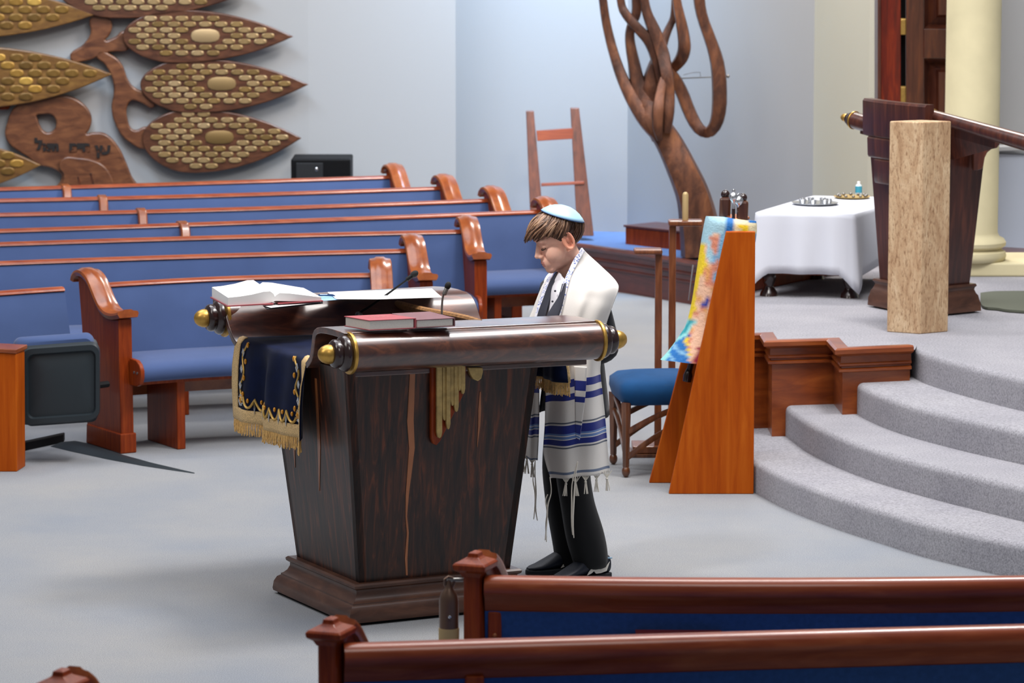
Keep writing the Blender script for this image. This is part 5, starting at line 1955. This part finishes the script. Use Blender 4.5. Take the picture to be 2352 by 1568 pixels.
def skin_mesh(name, verts, radii, edges, sub=2, root=0):
    me = bpy.data.meshes.new(name)
    me.from_pydata([tuple(v) for v in verts], edges, [])
    o = bpy.data.objects.new(name, me)
    COL.objects.link(o)
    m = o.modifiers.new('skin', 'SKIN')
    m.use_smooth_shade = True
    for i, r in enumerate(radii):
        me.skin_vertices[0].data[i].radius = r
        me.skin_vertices[0].data[i].use_root = (i == root)
    s_ = o.modifiers.new('sub', 'SUBSURF')
    s_.levels = s_.render_levels = sub
    dg = bpy.context.evaluated_depsgraph_get()
    out = bpy.data.meshes.new_from_object(o.evaluated_get(dg))
    bpy.data.objects.remove(o)
    return out


body = skin_mesh('person', sk_v, sk_r, sk_e)
# join head and body, then fuse them into one continuous surface
bm = bmesh.new()
bm.from_mesh(body)
hm = bpy.data.meshes.new('head')
hm.from_pydata([tuple(v) for v in hb.v], [], hb.f)
bm.from_mesh(hm)
bmesh.ops.recalc_face_normals(bm, faces=bm.faces)
bm.to_mesh(body)
bm.free()
BASE = V(PEL.x, PEL.y, 0)
tmp = bpy.data.objects.new('tmp', body)
COL.objects.link(tmp)
r_ = tmp.modifiers.new('fuse', 'REMESH')
r_.mode, r_.voxel_size = 'VOXEL', .0034
s_ = tmp.modifiers.new('smooth', 'SMOOTH')
s_.factor, s_.iterations = .5, 5
pme = bpy.data.meshes.new_from_object(tmp.evaluated_get(bpy.context.evaluated_depsgraph_get()))
bpy.data.objects.remove(tmp)
pme.transform(Matrix.Translation(-BASE))
pme.name = 'person'
for m in (skin, lipm, earm):
    pme.materials.append(m)
RHi = RH.transposed()
co = np.empty(len(pme.vertices) * 3)
pme.vertices.foreach_get('co', co)
co = (co.reshape(-1, 3) + np.array(BASE) - np.array(Hd)) @ np.array(RH) / HS
mi = np.zeros(len(pme.polygons), int)
cen = np.empty(len(pme.polygons) * 3)
pme.polygons.foreach_get('center', cen)
cen = (cen.reshape(-1, 3) + np.array(BASE) - np.array(Hd)) @ np.array(RH) / HS
lip = (cen[:, 0] > .0965) & (np.abs(cen[:, 1]) < .0195 - .1 * np.abs(cen[:, 2] + .058)) & (cen[:, 2] < -.0465) & (cen[:, 2] > -.069)
mi[lip] = 1
mi[(np.abs(cen[:, 1]) > .073) & (np.abs(cen[:, 0] + .004) < .03) & (np.abs(cen[:, 2]) < .042)] = 2
pme.polygons.foreach_set('material_index', mi)
pme.shade_smooth()
boy = bpy.data.objects.new('person', pme)
COL.objects.link(boy)
boy.location = BASE
OFF[boy.name] = BASE
tag(boy, 'person in a white prayer shawl and light blue skullcap reading at the rosewood table', 'person')

# face details
dark = plain('dark_hair_line', '#2b1b13', .7)
for s in (1, -1):
    pts = [h3(.0905 - .35 * abs(t) ** 2 * .03 - .16 * (abs(s * (.031 + t * .016)) - .02) ** 1 * .9, s * (.031 + t * .016), .003 - .0035 * (1 - t * t)) for t in np.linspace(-1, 1, 9)]
    MB().tube(pts, [.0008, .0022, .0028, .0025, .0012], 6).build('eyelashes', dark, boy)
    pts = [h3(.0955 - .20 * (.014 + (t + 1) * .014) - .012 * (t + 1) * (t + 1) * .5, s * (.014 + (t + 1) * .017), .0345 + .005 * math.sin((t + 1) * 1.4)) for t in np.linspace(-1, 1, 9)]
    MB().tube(pts, [.0025, .004, .0038, .0028, .001], 6, flat=.6).build('eyebrow', plain('brow_hair', '#6b4632', .8), boy)
MB().tube([h3(.1035 - .3 * abs(t) ** 2 * .02, t * .012, -.0572) for t in np.linspace(-1, 1, 7)], [.0006, .0016, .002, .0016, .0006], 6).build('mouth_line', plain('mouth_dark', '#6b2f2c', .6), boy)
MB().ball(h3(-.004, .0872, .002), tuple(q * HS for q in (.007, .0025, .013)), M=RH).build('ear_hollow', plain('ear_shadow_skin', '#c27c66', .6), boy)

# hair: swept from the crown towards the forehead, over the ears and down to the nape
hairm = NT('brown_hair')
f1 = hairm.noise(hairm.coords((60, 60, 60)), 2.0, 4, .6)
r1 = hairm.ramp([(.25, '#38241a'), (.5, '#5b3f2d'), (.72, '#80604a'), (.9, '#9a7a5f')])
hi_ = hairm.n('ShaderNodeVertexColor')
hi_.layer_name = 'tone'
hairm.l(hi_.outputs[0], r1.inputs[0])
hairm.l(r1.outputs[0], hairm.b.inputs['Base Color'])
hairm.b.inputs['Roughness'].default_value = .42
rg = random.Random(11)


def scalp(az, el_, off):
    """direction on the cranium: az 0 = forehead, 90 = left (camera side); el in degrees"""
    a, e = math.radians(az), math.radians(el_)
    c, r = (.0, 0, .031), (.087 + off, .074 + off, .069 + off)
    return (c[0] + r[0] * math.cos(e) * math.cos(a), c[1] + r[1] * math.cos(e) * math.sin(a), c[2] + r[2] * math.sin(e))


def hairline(az):
    """lowest elevation of the hair for an azimuth"""
    a = abs((az + 180) % 360 - 180)
    return float(np.interp(a, [0, 20, 40, 58, 68, 76, 82, 90, 98, 108, 116, 150, 180], [21, 20, 16, 8, -2, -16, -24, 2, 8, -4, -48, -68, -72]))


hm_ = MB()
tones = []
# base cap
capn, capm = 56, 14
rings = []
for i in range(capm):
    ring = []
    for k in range(capn):
        az = 360 * k / capn
        lo = hairline(az)
        e_ = lerp(88, lo, i / (capm - 1))
        ring.append(h3(*scalp(az, e_, .006 + .006 * math.sin(math.pi * i / (capm - 1)))))
    rings.append(ring)
hm_.loft(rings, True, False)
tones += [.3] * (capn * capm)
nst = 720
for q_ in range(nst):
    az1 = rg.uniform(-180, 180) if q_ > 330 else rg.uniform(-60, 130)
    lo = hairline(az1)
    sweep = 46 if -150 < az1 < 150 else 6
    az0 = az1 + sweep * rg.uniform(.8, 1.4) * (1 if az1 >= -15 else -.4)
    e0 = rg.uniform(40, 86)
    e1 = lo + rg.uniform(-5, 9) + (rg.uniform(0, 26) if rg.random() < .45 else 0)
    offp = rg.uniform(.011, .019)
    n = 9
    pts = []
    fr = max(0, 1 - abs(az1) / 55)
    for t in np.linspace(0, 1, n):
        az = lerp(az0, az1, t ** 1.3)
        e_ = lerp(e0, e1, t ** 1.1)
        o = offp * (.75 + .55 * math.sin(math.pi * min(1, t * .9 + .1))) - .004 * t
        f_, l_, u_ = scalp(az, e_, o)
        # the fringe stands forward of the forehead
        f_ += fr * .044 * t ** 2
        u_ += fr * .006 * math.sin(math.pi * t) - fr * .006 * t * t
        pts.append(h3(f_, l_, u_))
    w_ = rg.uniform(.0035, .0062) * HS
    nb = len(hm_.v)
    hm_.tube(pts, [w_ * .55, w_, w_ * 1.05, w_ * .9, w_ * .25], 6, flat=.7)
    tn = min(.95, max(.05, rg.gauss(.5, .2) + (.12 if az1 > -60 and az1 < 70 else -.05) + (.1 if e0 > 60 else 0)))
    for ii in range(len(hm_.v) - nb):
        tones.append(min(1, max(0, tn - .25 * abs((ii // 6) / (n - 1) - .4))))
ho = hm_.build('hair', hairm.m, boy, smooth=180)
ca = ho.data.color_attributes.new('tone', 'FLOAT_COLOR', 'POINT')
for i, t in enumerate(tones):
    ca.data[i].color = (t, t, t, 1)

# skullcap
kp = MB()
M['kippah'] = plain('light_blue_satin', '#98c4e0', .45, sheen=.3)
axk = (h3(-.80, .12, 1.0) - h3(0, 0, 0)).normalized()
ck = h3(-.007, 0, .031)
ka = axk.orthogonal().normalized()
kb = axk.cross(ka)
RK = .1050 * HS
rings = []
for e_ in (90, 78, 66, 54, 44, 36):
    a = math.radians(e_)
    rings.append([ck + axk * (RK * math.sin(a) * .93 + .003) + (ka * math.cos(2 * math.pi * k / 36) + kb * math.sin(2 * math.pi * k / 36)) * RK * math.cos(a) for k in range(36)])
kp.loft(rings, True, False)
ko = kp.build('skullcap', M['kippah'], boy, smooth=180, solid=.003)
rim = rings[-1]
MB().tube(rim + rim[:1], .0022, 6).build('rim', plain('navy_trim', '#173a66', .6), ko)

# ------------------------------------------------------------------ clothes
M['suit'] = plain('navy_suit', '#0b0e17', .75, sheen=.12, spec=.25)
M['trouser'] = plain('black_trousers', '#07090d', .7, sheen=.08, spec=.3)
M['lapel'] = plain('charcoal_lapel', '#2a2c39', .75)
M['shirt'] = plain('white_shirt', '#dcdbe2', .8)


def chain(pts):
    """list of chains -> skin mesh input; points shared by name"""
    vs, rs, es, ix = [], [], [], {}
    for ch in pts:
        prev = None
        for key, p, r in ch:
            if key not in ix:
                ix[key] = len(vs)
                vs.append(Vector(p))
                rs.append((r, r) if not isinstance(r, tuple) else r)
            if prev is not None:
                es.append((ix[prev], ix[key]))
            prev = key
    return vs, rs, es


def cloth_obj(name, chains, mat, sub=2, cut=None, dis=0.0):
    vs, rs, es = chain(chains)
    me = skin_mesh(name, vs, rs, es, sub)
    me.transform(Matrix.Translation(-BASE))
    me.materials.clear()
    me.materials.append(mat)
    for p in me.polygons:
        p.material_index = 0
    me.shade_smooth()
    o = bpy.data.objects.new(name, me)
    COL.objects.link(o)
    o.parent = boy
    OFF[o.name] = BASE
    return o


jk = [[('hem', D(1322, 950, 15.07), .118), ('pel', D(1320, 900, 15.07), .122), ('wst', D(1316, 825, 15.06), .116), ('chs', D(1311, 740, 15.065), .118), ('upp', UC + V(0, .01, -.005), .095), ('col', D(1314, 648, 15.08), .062)],
      [('upp', UC, 0), ('shl', SHL, .064), ('upl', SHL.lerp(ELL, .5), .06), ('ell', ELL, .054), ('fol', ELL.lerp(WRL, .5), .047), ('wrl', ELL.lerp(WRL, .92), .038)],
      [('upp', UC, 0), ('shr', SHR, .064), ('upr', SHR.lerp(ELR, .5), .06), ('elr', ELR, .054), ('for', ELR.lerp(WRR, .5), .047), ('wrr', ELR.lerp(WRR, .92), .038)]]
cloth_obj('jacket', jk, M['suit'])
# jacket skirt panels below the waist, open at the front
b = MB()
rows = []
for t, (z, hw_, hd_) in zip(np.linspace(0, 1, 6), ((.93, .135, .105), (.86, .145, .115), (.8, .152, .122), (.75, .158, .128), (.71, .162, .132), (.67, .166, .136))):
    cx = D(1320, 900, 15.07)
    row = []
    for k in range(33):
        a = math.radians(38 + (322 - 38) * k / 32)
        wv = 1 + .03 * t * math.sin(7 * a)
        row.append(V(cx.x, cx.y, z) + F_ * math.cos(a) * hd_ * wv + L_3 * math.sin(a) * hw_ * wv)
    rows.append(row)
b.grid(rows)
b.build('jacket_skirt', M['suit'], boy, smooth=180, solid=.006)
tl = [[('hl', HIPL + V(0, 0, .06), .098), ('h2', HIPL.lerp(KNL, .3), .094), ('k1', KNL.lerp(HIPL, .12), .076), ('k2', KNL.lerp(ANL, .35), .074), ('c1', KNL.lerp(ANL, .68), .088), ('c2', ANL + V(0, 0, .0), .08), ('c3', ANL + V(-.004, 0, -.04), .074)]]
tr_ = [[('hl', HIPR + V(0, 0, .06), .096), ('h2', HIPR.lerp(KNR, .3), .09), ('k1', KNR.lerp(HIPR, .12), .072), ('k2', KNR.lerp(ANR, .35), .070), ('c1', KNR.lerp(ANR, .7), .07), ('c2', ANR + V(0, 0, .0), .072), ('c3', ANR + V(0, 0, -.05), .076)]]
cloth_obj('trouser_leg', tl, M['trouser'])
cloth_obj('trouser_leg', tr_, M['trouser'])


def px_grid(rows, nu, nv, fold=0.0, ff=7.0, ph=0.0):
    """smooth surface through control rows of (px, py, Y)"""
    ctrl = [[D(*q) for q in r] for r in rows]
    A_ = [catmull(r, nu) for r in ctrl]
    cols = [catmull([A_[k][i] for k in range(len(A_))], nv) for i in range(nu)]
    out = []
    for j in range(nv):
        row = []
        for i in range(nu):
            u, v = i / (nu - 1), j / (nv - 1)
            p = Vector(cols[i][j])
            if fold:
                p = p + (L_3 * .8 + V(0, -.6, 0)) * fold * math.sin(u * ff + ph + v * 1.3) * min(1, v * 3)
            row.append(p)
        out.append(row)
    return out


# shirt front and lapels in the open collar
MB().grid(px_grid([[(1287, 628, 14.995), (1296, 640, 14.95), (1303, 650, 14.93)], [(1268, 660, 14.97), (1280, 664, 14.92), (1293, 668, 14.90)], [(1262, 700, 14.96), (1272, 704, 14.90), (1284, 708, 14.875)], [(1252, 745, 14.95), (1266, 750, 14.885), (1280, 755, 14.86)]], 9, 14)).build('shirt', M['shirt'], boy, smooth=180, solid=.003)
MB().grid(px_grid([[(1284, 626, 14.985), (1289, 630, 14.97), (1292, 640, 14.95)], [(1276, 640, 14.98), (1280, 652, 14.96), (1282, 662, 14.94)], [(1273, 648, 14.985), (1276, 660, 14.965), (1277, 668, 14.95)]], 7, 7)).build('collar', M['shirt'], boy, smooth=180, solid=.004)
MB().grid(px_grid([[(1298, 642, 14.93), (1302, 650, 14.91), (1304, 656, 14.9)], [(1290, 658, 14.925), (1292, 666, 14.905), (1294, 674, 14.89)], [(1283, 660, 14.93), (1284, 668, 14.91), (1286, 678, 14.895)]], 7, 7)).build('collar', M['shirt'], boy, smooth=180, solid=.004)
MB().grid(px_grid([[(1280, 624, 14.99), (1277, 626, 15.01)], [(1272, 648, 14.975), (1262, 650, 15.0)], [(1262, 690, 14.95), (1247, 690, 14.98)], [(1254, 720, 14.93), (1236, 720, 14.97)], [(1248, 760, 14.92), (1228, 760, 14.96)]], 5, 14)).build('lapel', M['lapel'], boy, smooth=180, solid=.005)
MB().grid(px_grid([[(1292, 652, 14.90), (1300, 650, 14.88)], [(1284, 680, 14.875), (1296, 676, 14.85)], [(1268, 705, 14.86), (1290, 705, 14.835)], [(1254, 730, 14.85), (1280, 735, 14.825)], [(1246, 760, 14.85), (1272, 765, 14.82)]], 5, 14)).build('lapel', M['lapel'], boy, smooth=180, solid=.005)
for x, y, Y in ((1275, 668, 14.89), (1269, 692, 14.885), (1264, 715, 14.88)):
    MB().ball(D(x, y, Y), .0045, n=8, m=6).build('button', M['lapel'], boy)

# prayer shawl with woven stripes
N = NT('prayer_shawl_wool')
uvn = N.n('ShaderNodeUVMap')
sp_ = N.n('ShaderNodeSeparateXYZ')
N.l(uvn.outputs[0], sp_.inputs[0])
W_, B1, B2, TH_, GR = '#dcd8d3', '#16277f', '#5f7fb6', '#59606f', '#67758f'
ST = [(0, W_), (.553, B1), (.583, W_), (.612, B1), (.636, W_), (.668, TH_), (.6705, W_), (.722, TH_), (.727, W_), (.738, B1), (.768, B2), (.774, W_), (.778, B2), (.79, W_), (.794, B1), (.822, W_), (.832, TH_), (.837, W_), (.955, GR), (.967, W_)]
rs_ = N.ramp(ST, 'CONSTANT')
N.l(sp_.outputs[1], rs_.inputs[0])
N.l(rs_.outputs[0], N.b.inputs['Base Color'])
N.b.inputs['Roughness'].default_value = .85
N.b.inputs['Sheen Weight'].default_value = .15
N.bump(N.noise(N.coords((1, 1, 1)), 300, 2), .12, .003)
M['shawl'] = N.m


def vmap(rows_y):
    """v coordinate from the mean photo height of each control row (1095 px = 1)"""
    return rows_y


def shawl_panel(name, rows, nu, nv, ys, fold, ff, ph=0.0, parent=boy, mat=None):
    g = px_grid(rows, nu, nv, fold, ff, ph)
    vv = [float(np.interp(j / (nv - 1) * (len(ys) - 1), range(len(ys)), ys)) for j in range(nv)]
    vs = [(y - 470) / (1097 - 470) * .985 for y in vv]
    vs = [(y - 560) / (1100 - 560) for y in vv]
    # stripes were measured on y: 868 -> .553 ... 1080 -> .955
    vs = [float(np.interp(y, [560, 868, 885, 900, 915, 940, 972, 990, 1003, 1020, 1075, 1082, 1100], [0, .553, .583, .612, .636, .668, .738, .768, .794, .832, .955, .967, 1.0])) for y in vv]
    return MB().grid(g, vs=vs).build(name, mat or M['shawl'], parent, smooth=180, solid=.004), g


near_rows = [[(1338, 571, 15.075), (1352, 586, 15.17), (1374, 606, 15.20), (1402, 632, 15.17)],
             [(1322, 596, 14.99), (1346, 606, 15.06), (1384, 622, 15.03), (1416, 648, 15.04)],
             [(1303, 638, 14.93), (1334, 640, 14.88), (1378, 650, 14.83), (1421, 664, 14.92)],
             [(1290, 682, 14.885), (1322, 684, 14.82), (1366, 690, 14.78), (1409, 700, 14.85)],
             [(1277, 728, 14.86), (1310, 733, 14.80), (1350, 738, 14.765), (1393, 748, 14.82)],
             [(1266, 790, 14.87), (1300, 792, 14.80), (1345, 795, 14.77), (1386, 798, 14.83)],
             [(1254, 862, 14.86), (1295, 860, 14.80), (1340, 856, 14.775), (1380, 850, 14.83)],
             [(1251, 925, 14.86), (1290, 923, 14.80), (1340, 917, 14.78), (1386, 908, 14.84)],
             [(1250, 985, 14.87), (1290, 985, 14.80), (1345, 979, 14.78), (1392, 968, 14.85)],
             [(1247, 1040, 14.88), (1292, 1045, 14.81), (1348, 1038, 14.79), (1397, 1028, 14.86)],
             [(1263, 1097, 14.88), (1297, 1098, 14.81), (1350, 1092, 14.79), (1402, 1084, 14.87)]]
ys = [560, 600, 648, 690, 738, 794, 858, 918, 980, 1038, 1096]
sh, gN = shawl_panel('prayer_shawl', near_rows, 44, 90, ys, .008, 16, .8)
# far side front panel and the part behind the neck
far_rows = [[(1338, 571, 15.10), (1332, 590, 15.17), (1322, 610, 15.22)],
            [(1300, 600, 15.19), (1296, 606, 15.22), (1290, 618, 15.26)],
            [(1270, 626, 15.13), (1266, 626, 15.17), (1258, 632, 15.25)],
            [(1262, 652, 15.05), (1250, 656, 15.09), (1240, 672, 15.18)],
            [(1245, 700, 15.02), (1234, 704, 15.05), (1224, 712, 15.14)],
            [(1236, 745, 15.00), (1224, 748, 15.04), (1210, 752, 15.12)],
            [(1236, 830, 15.03), (1222, 832, 15.06), (1205, 834, 15.14)],
            [(1237, 920, 15.06), (1222, 922, 15.09), (1206, 922, 15.17)],
            [(1236, 990, 15.07), (1220, 992, 15.10), (1202, 990, 15.18)],
            [(1233, 1056, 15.08), (1218, 1056, 15.11), (1198, 1040, 15.19)]]
shawl_panel('shawl_far_panel', far_rows, 14, 60, [560, 580, 615, 660, 720, 770, 850, 935, 1010, 1085], .006, 12, .3, parent=sh)
# folded front edge of the near panel
shawl_panel('shawl_fold', [[(1318, 840, 14.745), (1348, 842, 14.735)], [(1320, 900, 14.745), (1345, 902, 14.735)], [(1321, 960, 14.75), (1338, 962, 14.74)], [(1323, 1008, 14.755), (1331, 1012, 14.75)]], 6, 30, [838, 890, 960, 1010], 0, 1, parent=sh)
# embroidered neck band
N = NT('neck_band')
uvn = N.n('ShaderNodeUVMap')
mp_ = N.n('ShaderNodeMapping')
mp_.inputs['Scale'].default_value = (2.2, 46, 1)
N.l(uvn.outputs[0], mp_.inputs[0])
vo = N.n('ShaderNodeTexVoronoi')
vo.inputs['Scale'].default_value = 1.0
N.l(mp_.outputs[0], vo.inputs['Vector'])
rv = N.ramp([(0, '#5d70b4'), (.34, '#7f8fc6'), (.42, '#e8e8f0')])
N.l(vo.outputs['Distance'], rv.inputs[0])
N.l(rv.outputs[0], N.b.inputs['Base Color'])
N.b.inputs['Roughness'].default_value = .8
M['band'] = N.m
bd = px_grid([[(x0, y0, Y0), (x1, y1, Y1)] for (x0, y0, Y0), (x1, y1, Y1) in (((1336, 569, 15.06), (1342, 577, 15.075)), ((1318, 596, 14.97), (1328, 601, 14.985)), ((1299, 638, 14.905), (1309, 640, 14.895)), ((1286, 682, 14.87), (1297, 684, 14.855)), ((1273, 728, 14.845), (1285, 731, 14.83)), ((1263, 785, 14.85), (1275, 788, 14.835)))], 5, 40)
MB().grid(bd).build('neck_band', M['band'], sh, smooth=180, solid=.006)
bd = px_grid([[(1270, 627, 15.115), (1263, 630, 15.12)], [(1260, 655, 15.035), (1250, 660, 15.05)], [(1244, 702, 15.0), (1234, 706, 15.015)], [(1235, 745, 14.985), (1224, 748, 15.0)]], 5, 26)
MB().grid(bd).build('neck_band', M['band'], sh, smooth=180, solid=.006)
# tassels: knotted fringes along the hem and long corner threads
M['thread'] = plain('cream_thread', '#e4ded2', .85)
rg = random.Random(3)


def tassel(x, y, Y, ln, long_=False):
    b = MB()
    p0 = D(x, y, Y)
    for k in range(5):
        dx = rg.uniform(-.006, .006)
        b.tube([p0 + V(-.02 + .01 * k, 0, .012), p0 + V(0, 0, -.018), p0 + V(dx * .5, 0, -.026), p0 + V(dx * 2.2, rg.uniform(-.004, .004), -.026 - ln)], [.0016, .0022, .0028, .0018], 5)
    b.ball(p0 + V(0, 0, -.022), .0055, n=8, m=6)
    b.build('tassel', M['thread'], sh, smooth=60)


for x, y in ((1300, 1099), (1322, 1099), (1345, 1094), (1370, 1090), (1394, 1087)):
    tassel(x, y, 14.795 + abs(x - 1345) * .0009, .045)
for x, y in ((1200, 1042), (1210, 1046), (1222, 1054)):
    tassel(x, y, 15.14, .05)
for pts, Y in (([(1263, 1095), (1266, 1130), (1258, 1160), (1256, 1200), (1252, 1240)], 14.83), ([(1258, 1135), (1253, 1150), (1257, 1175), (1254, 1205), (1255, 1244)], 14.835), ([(1327, 1060), (1321, 1100), (1318, 1150), (1316, 1200), (1318, 1235)], 14.72), ([(1326, 1062), (1314, 1110), (1313, 1160), (1313, 1200), (1315, 1228)], 14.725), ([(1229, 1056), (1229, 1090), (1231, 1130), (1230, 1165), (1234, 1195)], 15.05), ([(1229, 1060), (1224, 1100), (1229, 1130), (1229, 1160), (1226, 1192)], 15.055)):
    MB().tube([Vector(v) for v in catmull([D(x, y, Y) for x, y in pts], 16)], [.0022, .0022, .0035, .003, .0018], 6).build('long_tassel', M['thread'], sh, smooth=60)

# trainers
M['shoe'] = plain('navy_trainer', '#0d1526', .5, bump=.3, bscale=300)
M['sole'] = plain('trainer_sole', '#14181f', .7)
M['shoe_mark'] = plain('cream_overlay', '#dcd8cf', .6)
M['shoe_edge'] = plain('pale_blue_edge', '#7fa3bd', .6)
for s, AN in (('l', ANL), ('r', ANR)):
    fd = (F_ + (L_3 * .15 if s == 'l' else L_3 * -.05)).normalized()
    ld_ = V(-fd.y, fd.x, 0)
    ld_ = ld_ if ld_.dot(L_3) > 0 else -ld_
    o = V(AN.x, AN.y, 0) - fd * .065 + (V(.012, 0, 0) if s == 'l' else V(0, 0, 0))
    sr = thing('_s', 'x', 'x', o)
    bpy.data.objects.remove(sr)
    sec = [(0.0, .030, .05, .095), (.02, .036, .03, .10), (.06, .038, .028, .108), (.10, .036, .028, .104), (.14, .040, .028, .086), (.18, .046, .026, .064), (.215, .044, .026, .046), (.245, .032, .028, .038), (.262, .014, .03, .032)]
    rings = []
    for x, hw_, lo, hi in sec:
        ring = []
        for k in range(18):
            a = 2 * math.pi * k / 18
            cx, sx = math.cos(a), math.sin(a)
            ring.append(o + fd * x + ld_ * math.copysign(abs(cx) ** .8, cx) * hw_ + V(0, 0, lerp(.022, hi, (sx + 1) / 2)))
        rings.append(ring)
    so = MB().loft(rings).build('shoe', M['shoe'], boy, smooth=60)
    pl_ = [(-.008, .026), (.03, .036), (.08, .036), (.14, .042), (.19, .047), (.225, .043), (.255, .028), (.268, .01)]
    poly = [o + fd * x + ld_ * w_ for x, w_ in pl_] + [o + fd * x - ld_ * w_ for x, w_ in pl_[::-1]]
    MB().prism(poly, (0, 0, .024)).build('sole', M['sole'], so, smooth=50, bevel=.004)
    mk = [(.012, .072), (.035, .052), (.062, .046), (.082, .052), (.098, .060), (.118, .044), (.13, .028), (.106, .034), (.094, .042), (.084, .03), (.06, .03), (.03, .036)]
    for sd in (1,):
        pts = []
        for x, z in mk:
            hw_ = float(np.interp(x, [q[0] for q in sec], [q[1] for q in sec]))
            pts.append(o + fd * x + ld_ * (hw_ + .001) + V(0, 0, z))
        MB().prism(pts, ld_ * .003).build('side_mark', M['shoe_mark'], so, smooth=0)
    pts = [o + fd * x + ld_ * (float(np.interp(x, [q[0] for q in sec], [q[1] for q in sec])) + .001) + V(0, 0, z) for x, z in ((-.002, .085), (.02, .088), (.045, .095))]
    MB().tube(pts, .003, 6).build('heel_edge', M['shoe_edge'], so)
    b = MB()
    for k in range(4):
        c_ = o + fd * (.12 + .02 * k) + V(0, 0, .082 - .009 * k)
        b.tube([c_ - ld_ * .022 + V(0, 0, -.008), c_ + V(0, 0, .003), c_ + ld_ * .022 + V(0, 0, -.008)], .003, 6)
    b.build('laces', M['shoe'], so)
